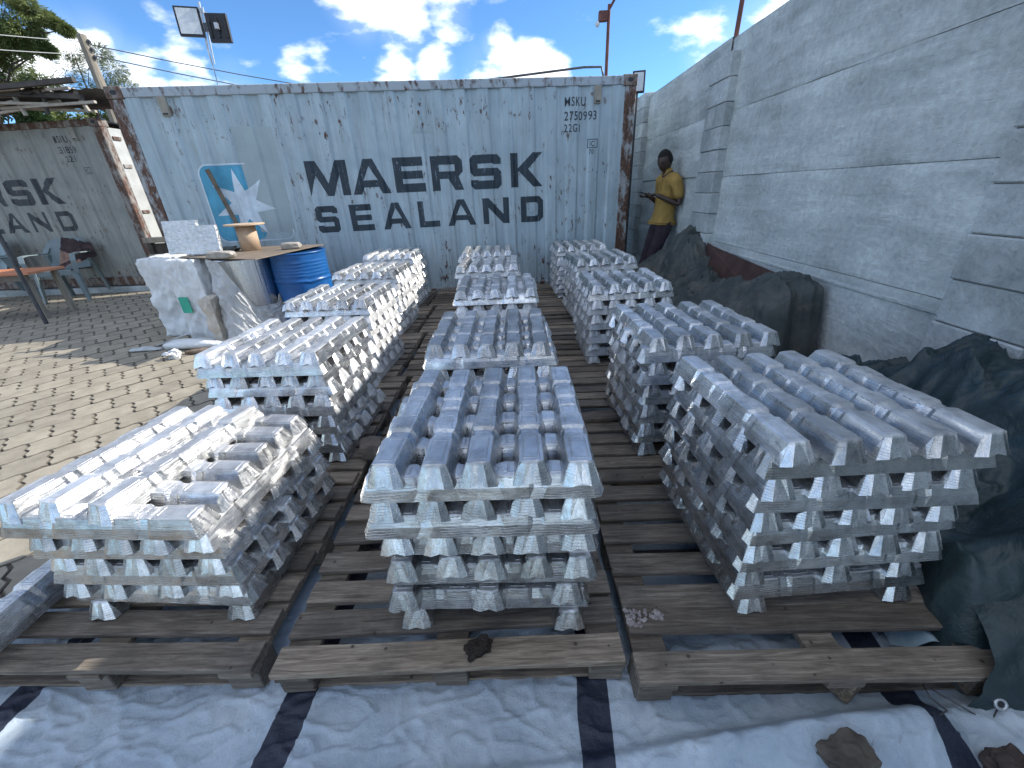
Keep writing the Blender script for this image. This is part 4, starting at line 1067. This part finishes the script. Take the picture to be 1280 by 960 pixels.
# ------------------------------------------------------------------ chairs, low table, post on the left
def build_chair(loc, rz, s, label, cloth):
    t = thing('plastic_armchair', label, 'chair', loc, rz, 'plastic armchairs by the left container'); t.scale = (s, s, s)
    # front is -y; widths about .56
    def shell(u, v):
        x = lerp(-.23, .23, u)
        if v < .45: k = v / .45; return (x, lerp(-.22, .20, k), .43 - .025 * k + .02 * (2 * u - 1) ** 2)
        k = (v - .45) / .55
        top = .84 - .09 * (2 * u - 1) ** 4
        return (x * (1 + .12 * k), .20 + .12 * k - .07 * (2 * u - 1) ** 2 * (1 - k * .3), lerp(.405, top, k))
    m = grid(14, 24, shell); b = [(x, y + .006, z - .012) for x, y, z in m.v]; n0 = len(m.v); f0 = list(m.f); m.add(b, [f[::-1] for f in f0])
    part('seat_and_back', m, CHAIRP, t, sm=True)
    for sx in (-1, 1):
        part('leg', MB().add([(sx * .25, -.24, .43), (sx * .20, -.27, .43), (sx * .245, -.30, 0), (sx * .275, -.285, 0), (sx * .25, -.17, .43), (sx * .21, -.17, .43), (sx * .25, -.25, 0), (sx * .275, -.25, 0)], [(0, 1, 2, 3), (4, 5, 6, 7), (0, 4, 7, 3), (1, 5, 6, 2), (0, 1, 5, 4), (2, 3, 7, 6)]), CHAIRP, t)
        part('leg', MB().add([(sx * .26, .14, .62), (sx * .24, .24, .62), (sx * .26, .36, 0), (sx * .28, .30, 0), (sx * .22, .14, .62), (sx * .21, .24, .62), (sx * .24, .36, 0), (sx * .245, .30, 0)], [(0, 1, 2, 3), (4, 5, 6, 7), (0, 4, 7, 3), (1, 5, 6, 2), (0, 1, 5, 4), (2, 3, 7, 6)]), CHAIRP, t)
        pts = [(sx * .26, -.26, .40), (sx * .285, -.27, .56), (sx * .29, -.24, .645), (sx * .295, -.12, .655), (sx * .29, .06, .645), (sx * .265, .20, .64), (sx * .23, .25, .72)]
        vs = []
        for x, y, z in pts: vs += [(x - .032, y, z - .006), (x + .032, y, z - .006), (x + .032, y, z + .008), (x - .032, y, z + .008)]
        fs = [(0, 1, 2, 3), tuple(range(24, 28))[::-1]] + [(4 * i + k, 4 * i + (k + 1) % 4, 4 * i + 4 + (k + 1) % 4, 4 * i + 4 + k) for i in range(6) for k in range(4)]
        part('armrest', MB().add(vs, fs), CHAIRP, t, bev=.004)
    part('apron', MB().box(-.20, .20, -.255, -.235, .37, .44), CHAIRP, t, bev=.004)
    if cloth:
        def dr(u, v):
            a = lerp(-.34, .30, v); x = .30 + .03 * fbm(u * 3, v * 3, 2)
            return (lerp(.02, .34, u), .20 + .02 * fbm(u * 5, v * 5) + .18 * (u - .5) * 0 - .42 * (1 - v) * (1 - u) * .9, lerp(.44, .86, v) * (1 - .12 * u) + .03 * fbm(u * 6, v * 6, 4) + (.19 * u if v < .6 else 0) * (1 - v))
        m = grid(16, 20, dr)
        o = part('dark_jacket', m, CLOTHD, None, sm=True); o.matrix_world = Matrix.Translation(loc) @ Matrix.Rotation(rz, 4, 'Z') @ Matrix.Scale(s, 4)
        tag(o, 'dark brown jacket slung over the back and arm of the right plastic chair', 'jacket')
    return t
build_chair((-7.72, 6.95, 0), radians(18), 1.16, 'grey green plastic armchair with a dark jacket over it, right of the two', True)
build_chair((-9.15, 7.0, 0), radians(-28), 1.16, 'grey green plastic armchair behind the orange low table, left of the two', False)
def build_left():
    t = thing('low_table', 'low wooden table with orange top at the left edge by the chairs', 'table', (-7.35, 5.75, 0), .1)
    part('table_top', MB().box(-.9, .62, -.28, .28, .62, .655), ORANGE, t, bev=.004)
    for x in (-.82, .5):
        for y in (-.22, .22): part('leg', MB().box(x - .03, x + .03, y - .03, y + .03, 0, .62), POLEW, t)
    part('apron', MB().box(-.84, .54, -.25, -.23, .54, .62), WOOD, t)
    o = part('steel_pole', MB().tube([(-6.515, 5.28, 0), (-6.49, 5.28, 1.1), (-6.47, 5.28, 2.2)], .024, 10), STEELD)
    tag(o, 'thin dark pole standing on the paving in front of the plastic chairs', 'pole')
    # makeshift roof of scrap on top of the left container
    t = thing('makeshift_roof', 'untidy lean-to roof of dark sheets and timbers on top of the left container', 'roof', (-8.6, 7.3, 2.69))
    R = random.Random(6)
    DK = simple('dark_scrap_sheet', (.035, .03, .027), (.10, .085, .07), 6, .8, rnd=0)
    PALE = simple('pale_old_timber', (.30, .26, .21), (.48, .43, .36), 8, .9)
    for k in range(7):
        x = -3 + k * .85; z = .22 + R.uniform(-.02, .06)
        M = Matrix.Translation((x + R.uniform(-.1, .1), .35, z + .06)) @ Matrix.Rotation(R.uniform(-.06, .06), 4, 'Z') @ Matrix.Rotation(radians(5) + R.uniform(-.04, .04), 4, 'X') @ Matrix.Rotation(R.uniform(-.06, .06), 4, 'Y')
        n = 22; vs = []
        for i in range(n + 1):
            xx = lerp(-.55, .55, i / n); zz = .012 * sin(i * 1.7)
            vs += [(xx, -.75, zz), (xx, 1.3, zz), ]
        mb = MB().add([M @ Vector(v) for v in vs], [(2 * i, 2 * i + 2, 2 * i + 3, 2 * i + 1) for i in range(n)])
        part('roof_sheet', mb, DK, t)
    for k in range(34):
        z = .0 + R.random() * .30; y = -.42 + R.random() * .25; a = R.uniform(-.10, .10); ln = R.uniform(.8, 1.7); x = R.uniform(-1.0, 2.0) if k % 3 else R.uniform(-2.4, 1)
        M = Matrix.Translation((x, y, z)) @ Matrix.Rotation(a, 4, 'Y') @ Matrix.Rotation(R.uniform(-.12, .12), 4, 'Z')
        part('batten', MB().box(-ln / 2, ln / 2, -.02, .02, -.016, .016, M), PALE if k % 3 else DK, t)
    for k in range(12):
        x = lerp(-3, 2.25, k / 11) + R.uniform(-.1, .1)
        M = Matrix.Translation((x, -.30, .12)) @ Matrix.Rotation(R.uniform(-.5, .5), 4, 'Y')
        part('strut', MB().box(-.018, .018, -.02, .02, -.13, .17, M), PALE if k % 2 else DK, t)
    for x, y, z, ln, a in ((1.3, -.48, .30, 2.4, -.03), (-.6, -.5, .33, 2.0, .05), (1.75, -.35, .22, 1.3, .08)):
        part('beam', MB().box(-ln / 2, ln / 2, -.03, .03, -.03, .03, Matrix.Translation((x, y, z)) @ Matrix.Rotation(a, 4, 'Y')), DK, t)
build_left()

# ------------------------------------------------------------------ lamps, poles, wires
def floodlight(loc, rz, tilt, label, w=.27, h=.30, parent_group='floodlights on masts'):
    t = thing('floodlight', label, 'floodlight', loc, 0, parent_group, rot=(tilt, 0, rz))
    part('housing', MB().box(-w / 2, w / 2, 0, .035, -h / 2, h / 2), BLACKP, t, bev=.006)
    fr = MB()
    part('diffuser', MB().box(-w / 2 + .022, w / 2 - .022, -.003, -.0005, -h / 2 + .022, h / 2 - .022), LAMPG, t)
    for x in (-.5, 0, .5): part('heat_fin', MB().box(x * w * .7 - .008, x * w * .7 + .008, .036, .055, -h * .35, h * .35), BLACKP, t)
    part('bracket', MB().box(-.02, .02, .056, .09, -.03, .03), STEELG, t)
    return t
def build_poles():
    t = thing('lamp_mast', 'thin galvanised mast on the container roof carrying two floodlights', 'mast', (-3.79, 6.3, 2.575))
    part('pole', MB().tube([(0, 0, 0), (.0, 0, .55), (.06, 0, 1.0)], .013, 8), STEELG, t)
    part('pole', MB().tube([(.03, .0, .4), (.085, 0, .95)], .009, 8), STEELG, t)
    part('cross_bar', MB().tube([(-.02, .02, .93), (.30, .02, .84)], .011, 8), STEELG, t)
    part('clamp', MB().box(.04, .12, -.02, .03, .72, .80), STEELD, t)
    floodlight((-3.885, 6.24, 3.385), radians(18), radians(-8), 'left floodlight of the mast pair with its pale lens facing the yard')
    f = floodlight((-3.55, 6.26, 3.30), radians(180 + 12), radians(6), 'right floodlight of the mast pair, showing its black back', .24, .29)
    tag(part('roof_cable', MB().tube([(-2.55, 6.4, 2.60), (-.6, 6.4, 2.66), (.9, 6.35, 2.74), (1.12, 6.33, 2.73), (1.16, 6.33, 2.60)], .014, 6), STEELD, sm=True), 'thin dark pipe lying along the container roof near its right end', 'pipe')
    tag(part('lamp_post', MB().tube([(1.66, 6.62, 0), (1.66, 6.62, 2.50)], .022, 8), STEELD), 'slim dark post right of the blue container holding a floodlight', 'post')
    floodlight((1.665, 6.57, 2.60), radians(-10), radians(-4), 'small floodlight on the slim post right of the container', .165, .25)
    t = thing('street_lamp', 'tall brown street lamp pole beyond the container with a small box near its top', 'street lamp', (1.74, 9.3, 0))
    part('pole', MB().tube([(0, 0, 0), (0, 0, 4.25)], [.04, .028], 10), STEELR, t)
    part('arm', MB().tube([(0, 0, 4.18), (.12, -.1, 4.36), (.6, -.5, 4.6)], .022, 8), STEELR, t)
    part('junction_box', MB().box(-.18, -.03, -.05, .05, 4.02, 4.16), STEELR, t)
    part('lamp_bulb', MB().lathe([(.0, 3.93), (.03, 3.95), (.045, 3.99), (.02, 4.02)], 12, -.2, -.02), LAMPG, t, sm=True)
    # utility pole with wires
    t = thing('utility_pole', 'weathered wooden utility pole behind the left container', 'utility pole', (-10.12, 12, 0))
    part('pole', MB().tube([(0, 0, 0), (0, 0, 5.12)], [.13, .095], 12), POLEW, t)
    for z in (5.0, 4.85, 4.70): part('insulator', MB().lathe([(.03, z - .05), (.04, z), (.02, z + .03)], 8, .13, 0), STEELD, t)
    def wire(a, b, sag, r_, lab):
        a, b = Vector(a), Vector(b)
        pts = [a.lerp(b, k / 14) - Vector((0, 0, sag * 4 * (k / 14) * (1 - k / 14))) for k in range(15)]
        tag(part('overhead_wire', MB().tube(pts, r_, 5), STEELD if 'pale' not in lab else CORD), lab, 'wire', 'overhead wires')
    wire((-10.0, 12, 4.93), (6, 26, 5.5), .7, .012, 'thin dark overhead wire, upper one running right from the utility pole')
    wire((-10.0, 12, 4.72), (6, 26, 5.2), .8, .012, 'thin dark overhead wire, lower one running right from the utility pole')
    wire((-10.2, 12, 5.0), (-15.5, 5.0, 5.0), .25, .009, 'pale overhead cable, upper one crossing the tree at the left')
    wire((-10.2, 12, 4.75), (-15.5, 5.0, 4.65), .25, .009, 'pale overhead cable, lower one crossing the tree at the left')
build_poles()

# ------------------------------------------------------------------ trees
def build_tree(name, label, x, y, h, tr, clusters, mat, seed, n, ls, droop=0., limbs=9, extra=None):
    R = random.Random(seed)
    t = thing(name, label, 'tree', (x, y, 0), 0, 'trees behind the left container')
    mb = MB()
    mb.tube([(0, 0, 0), (.1, .05, h * .35), (-.05, .1, h * .7), (.05, 0, h * .97)], [tr, tr * .75, tr * .45, tr * .12], 10)
    cl = []
    for i, (cx, cy, cz, r_) in enumerate(clusters):
        z0 = min(cz * .8, h * .8); mb.tube([(cx * .35, cy * .35, cz - r_ * 1.3), (cx * .7, cy * .7, cz - r_ * .5), (cx, cy, cz)], [tr * .10, tr * .08, tr * .03], 5)
    part('trunk', mb, BARK, t, sm=True)
    lv = []; lf = []
    for k in range(n):
        cx, cy, cz, r_ = clusters[R.randrange(len(clusters))]
        a = R.uniform(0, 2 * pi); el = math.asin(R.uniform(-1, 1)); rr = r_ * R.random() ** .45
        c = Vector((cx + rr * cos(a) * cos(el), cy + rr * sin(a) * cos(el), cz + rr * sin(el) * .75))
        if fbm(c.x * 1.5 + seed, c.y * 1.5, c.z * 1.5) < -.12: continue
        d = Vector((cos(a) * cos(el), sin(a) * cos(el), sin(el) * .6 - droop + R.uniform(-.4, .4))).normalized()
        w = d.cross(Vector((R.uniform(-1, 1), R.uniform(-1, 1), R.uniform(-1, 1)))).normalized() * ls[1]
        l_ = d * ls[0] * R.uniform(.6, 1.3)
        o = len(lv)
        lv += [tuple(c - w * .5), tuple(c + l_ * .5 - w), tuple(c + l_), tuple(c + l_ * .5 + w)]
        lf.append((o, o + 1, o + 2, o + 3))
    me = bpy.data.meshes.new('crown'); me.from_pydata(lv, [], lf); me.materials.append(mat)
    link('crown', me, t)
build_tree('casuarina_tree', 'tall feathery olive green tree overhanging at the upper left corner', -14.2, 13.5, 7.4, .24,
           [(-.2, 0, 6.6, 1.0), (.7, .2, 6.9, .9), (1.1, 0, 6.2, .65), (1.5, -.2, 6.6, .55), (.4, .5, 5.9, .75), (.9, 0, 5.6, .4), (1.35, 0, 5.7, .38), (1.75, 0, 6.15, .28), (-.6, 0, 7.7, 1.2), (1.1, 0, 7.6, .8),
            (2.0, .1, 6.0, .2), (2.2, .1, 5.88, .16), (2.4, .1, 5.74, .12), (1.6, .1, 5.35, .22), (1.3, .1, 5.25, .25), (.2, 0, 5.3, .5), (.9, .2, 6.5, .6), (1.3, .1, 7.0, .6), (.0, .2, 5.8, .6), (.6, .1, 5.2, .4), (1.0, .3, 5.9, .5), (.3, .4, 4.8, .55), (-.3, .4, 5.2, .7), (.9, .3, 4.7, .4), (-.5, .3, 6.0, .8)], LEAF_G, 3, 60000, (.12, .011), .45)
build_tree('broadleaf_tree', 'dense dark green tree low at the left edge behind the scrap roof', -13.5, 12.3, 4.8, .2,
           [(0, 0, 4.4, .55), (-.8, 0, 4.2, .9), (.35, .2, 4.0, .5), (-.3, 0, 4.9, .45), (.8, 0, 3.7, .5), (-.1, 0, 4.0, .5)], LEAF_D, 5, 14000, (.08, .03), .1)
build_tree('casuarina_tree', 'sparse grey green feathery tree left of the utility pole', -12.2, 13.9, 5.3, .10,
           [(.1, 0, 4.5, .5), (-.3, 0, 5.0, .42), (.55, 0, 4.75, .42), (.95, 0, 4.9, .36), (.75, 0, 5.3, .28), (.1, 0, 5.35, .25), (-.6, 0, 4.4, .45), (1.15, 0, 4.4, .4), (.35, 0, 5.0, .3), (.8, 0, 4.3, .4)], LEAF_P, 8, 9500, (.14, .008), .3)
build_tree('bush_tree', 'pale olive bush showing low between the scrap roof and the sky', -14.6, 15.5, 4.4, .12,
           [(-.6, 0, 4.0, .7), (.3, 0, 4.2, .6), (1.1, 0, 4.2, .55), (2.0, 0, 4.0, .5)], LEAF_G, 12, 12000, (.11, .025), .2)

# ------------------------------------------------------------------ the man
def skin_obj(name, verts, edges, radii, mat, parent, root=0, sub=2, post=None):
    me = bpy.data.meshes.new(name); me.from_pydata([tuple(v) for v in verts], edges, [])
    o = bpy.data.objects.new(name, me); COL.objects.link(o)
    o.modifiers.new('skin', 'SKIN'); ss = o.modifiers.new('sub', 'SUBSURF'); ss.levels = sub; ss.render_levels = sub
    lay = me.skin_vertices[0].data if me.skin_vertices else None
    if lay is None:
        bpy.context.view_layer.objects.active = o; lay = me.skin_vertices[0].data
    for i, r_ in enumerate(radii):
        lay[i].radius = r_ if isinstance(r_, tuple) else (r_, r_); lay[i].use_root = (i == root)
    bpy.context.view_layer.update()
    m2 = bpy.data.meshes.new_from_object(o.evaluated_get(bpy.context.evaluated_depsgraph_get()))
    bpy.data.objects.remove(o); bpy.data.meshes.remove(me)
    m2.name = name; m2.materials.clear(); m2.materials.append(mat)
    for p in m2.polygons: p.use_smooth = True
    if post:
        for v in m2.vertices: v.co = post(v.co)
    return link(name, m2, parent)
def build_man():
    # local frame: -x is where he faces, y is across, z up; his back rests on the wall
    t = thing('person', 'man in a mustard shirt and dark trousers leaning on the wall, looking at his phone', 'person', (2.045, 5.86, 0), radians(14))
    V = Vector
    hip = V((-.13, 0, .93)); sh = V((-.085, 0, 1.44)); nk = V((-.11, 0, 1.48)); 
    def leg(s): return [hip + V((0, s * .09, -.04)), V((-.27, s * .10, .50)), V((-.37, s * .11, .11))]
    L1, L2 = leg(-1), leg(1); L2[1] += V((.05, 0, .02)); L2[2] += V((.06, .03, 0))
    def arm(s):
        a = sh + V((.0, s * .185, -.035))
        e = a + V((.045, s * .04, -.29)); w = V((-.30, s * .075, 1.235 - .01 * s))
        return a, e, w
    aR, eR, wR = arm(-1); aL, eL, wL = arm(1)
    verts = [hip, V((-.10, 0, 1.15)), V((-.085, 0, 1.33)), nk + V((0, 0, -.02)), V((-.135, 0, 1.565)),
             L1[0], L1[1], L1[2], L2[0], L2[1], L2[2],
             aR, eR, wR, aL, eL, wL, L1[2] + V((-.12, -.01, -.06)), L2[2] + V((-.12, .01, -.06))]
    edges = [(0, 1), (1, 2), (2, 3), (3, 4), (0, 5), (5, 6), (6, 7), (0, 8), (8, 9), (9, 10), (2, 11), (11, 12), (12, 13), (2, 14), (14, 15), (15, 16), (7, 17), (10, 18)]
    rad = [(.11, .085), (.10, .08), (.10, .08), (.080, .070), (.072, .066), .085, .062, .042, .085, .062, .042, .052, .040, .027, .052, .040, .027, .036, .036]
    skin_obj('body', verts, edges, rad, SKIN, t)
    # head: ellipsoid shaped with brow, nose, chin, turned down and to the front-left
    bm = bmesh.new(); bmesh.ops.create_uvsphere(bm, u_segments=28, v_segments=20, radius=1)
    for v in bm.verts:
        p = v.co; x, y, z = p.x * .104, p.y * .084, p.z * .130        # x: front is -x
        if p.z < 0: x *= 1 - .10 * p.z * p.z; y *= 1 - .26 * p.z * p.z
        if p.z < -.2 and p.x > 0: x *= 1 - .35 * min(1, (-p.z - .2))
        if p.x < 0:
            x -= .024 * math.exp(-((p.z + .12) / .16) ** 2 - (p.y / .17) ** 2)          # nose
            x -= .010 * math.exp(-((p.z + .45) / .10) ** 2 - (p.y / .35) ** 2)          # lips
            x -= .010 * math.exp(-((p.z + .80) / .14) ** 2 - (p.y / .4) ** 2)           # chin
            x -= .006 * math.exp(-((p.z - .22) / .10) ** 2 - (p.y / .6) ** 2)           # brow
            x += .010 * math.exp(-((p.z - .02) / .10) ** 2) * (math.exp(-((p.y - .38) / .16) ** 2) + math.exp(-((p.y + .38) / .16) ** 2))
        v.co = (x, y, z)
    me = bpy.data.meshes.new('head'); bm.to_mesh(me); bm.free(); me.materials.append(SKIN)
    for p in me.polygons: p.use_smooth = True
    H = V((-.172, -.005, 1.625)); rot = (0, radians(-24), radians(22))
    hd = link('head', me, t, H, rot)
    hr = bmesh.new(); bmesh.ops.create_uvsphere(hr, u_segments=24, v_segments=16, radius=1)
    bmesh.ops.delete(hr, geom=[v for v in hr.verts if v.co.z < -.25 or (v.co.x < -.45 and v.co.z < .5)], context='VERTS')
    for v in hr.verts: v.co = (v.co.x * .107 + .003, v.co.y * .087, v.co.z * .134)
    me = bpy.data.meshes.new('hair'); hr.to_mesh(me); hr.free(); me.materials.append(HAIR)
    for p in me.polygons: p.use_smooth = True
    link('hair', me, hd)
    for s in (-1, 1):
        part('ear', MB().lathe([(.0, -.008), (.014, -.005), (.018, .0), (.012, .006), (0, .003)], 10), SKIN, hd, sm=True, loc=(.012, s * .079, -.008), rot=(radians(90), 0, 0))
        part('eye', MB().lathe([(0, -.004), (.010, 0), (0, .004)], 10), HAIR, hd, sm=True, loc=(-.090, s * .030, .006), rot=(0, radians(90), 0))
    # hands holding the phone
    for s, w in ((-1, wR), (1, wL)):
        dirv = V((-.98, -s * .12, .02)).normalized(); side = V((0, 1, 0)); up = V((0, 0, 1))
        palm = w + dirv * .055
        verts = [w, w + dirv * .03, palm + dirv * .025]; edges = [(0, 1), (1, 2)]; rad = [.024, (.034, .018), (.036, .016)]
        skin_obj('hand', verts, edges, rad, SKIN, t, sub=1)
        for k, (off, ln) in enumerate(((-.028, .070), (-.010, .080), (.009, .076), (.027, .060))):
            b = palm + dirv * .03 + side * off
            p1 = b + dirv * ln * .45 + up * -.006; p2 = p1 + dirv * ln * .3 + up * .014; p3 = p2 + dirv * ln * .10 + up * .020
            skin_obj('finger', [b - dirv * .02, b, p1, p2, p3], [(0, 1), (1, 2), (2, 3), (3, 4)], [.009, .009, .0085, .008, .006], SKIN, t, sub=1)
        b = w + dirv * .035 - side * s * .028
        skin_obj('thumb', [b, b + dirv * .028 - side * s * .012 + up * .012, b + dirv * .055 - side * s * .004 + up * .026], [(0, 1), (1, 2)], [.012, .010, .007], SKIN, t, sub=1)
    ph = part('phone', MB().box(-.072, .072, -.036, .036, -.004, .004), BLACKP, None, bev=.003)
    ph.location = (2.045 - .405 * cos(radians(14)), 5.86 - .405 * sin(radians(14)), 1.262); ph.rotation_euler = (0, radians(12), radians(14))
    tag(ph, 'black mobile phone held in the hands of the leaning man', 'phone')
    # shirt
    def wr(co):
        n_ = noise.noise(co * 8) * .014 + noise.noise(co * 16 + V((4, 0, 0))) * .004
        d = (co - V((-.10, 0, co.z))); d.z = 0
        return co + d.normalized() * n_ if d.length > 1e-4 else co
    sv = [V((-.12, 0, .90)), V((-.115, 0, 1.02)), V((-.10, 0, 1.18)), V((-.09, 0, 1.34)), V((-.095, 0, 1.44)), V((-.11, 0, 1.505)),
          aR, aR.lerp(eR, .45), aR.lerp(eR, .80), aL, aL.lerp(eL, .45), aL.lerp(eL, .80)]
    se = [(0, 1), (1, 2), (2, 3), (3, 4), (4, 5), (4, 6), (6, 7), (7, 8), (4, 9), (9, 10), (10, 11)]
    sr = [(.155, .135), (.152, .132), (.150, .128), (.155, .130), (.13, .115), (.082, .075), .074, .070, .066, .075, .070, .066]
    skin_obj('shirt', sv, se, sr, SHIRT, t, root=1, post=wr)
    for s in (-1, 1):
        part('collar', MB().add([(-.175, s * .004, 1.455), (-.165, s * .05, 1.53), (-.10, s * .072, 1.55), (-.105, s * .080, 1.515), (-.17, s * .062, 1.475)], [(0, 1, 2, 3, 4)]), SHIRT, t)
    part('button_placket', MB().box(-.005, .0, -.012, .012, 0, .50), SHIRT, t, loc=(-.228, 0, .93), rot=(0, radians(5), 0))
    # trousers
    tv = [hip + V((0, 0, .05)), hip + V((0, 0, -.03)), L1[0] + V((0, 0, -.04)), L1[1], L1[2], L2[0] + V((0, 0, -.04)), L2[1], L2[2]]
    skin_obj('trousers', tv, [(0, 1), (1, 2), (2, 3), (3, 4), (1, 5), (5, 6), (6, 7)], [(.135, .11), (.135, .11), .105, .085, .075, .105, .085, .075], TROUS, t, root=1, post=wr)
    for Lg in (L1, L2):
        o = skin_obj('shoe', [Lg[2] + V((.03, 0, -.075)), Lg[2] + V((-.07, 0, -.075)), Lg[2] + V((-.17, 0, -.08))], [(0, 1), (1, 2)], [(.045, .04), (.045, .04), (.04, .028)], BLACKP, t, sub=1)
build_man()
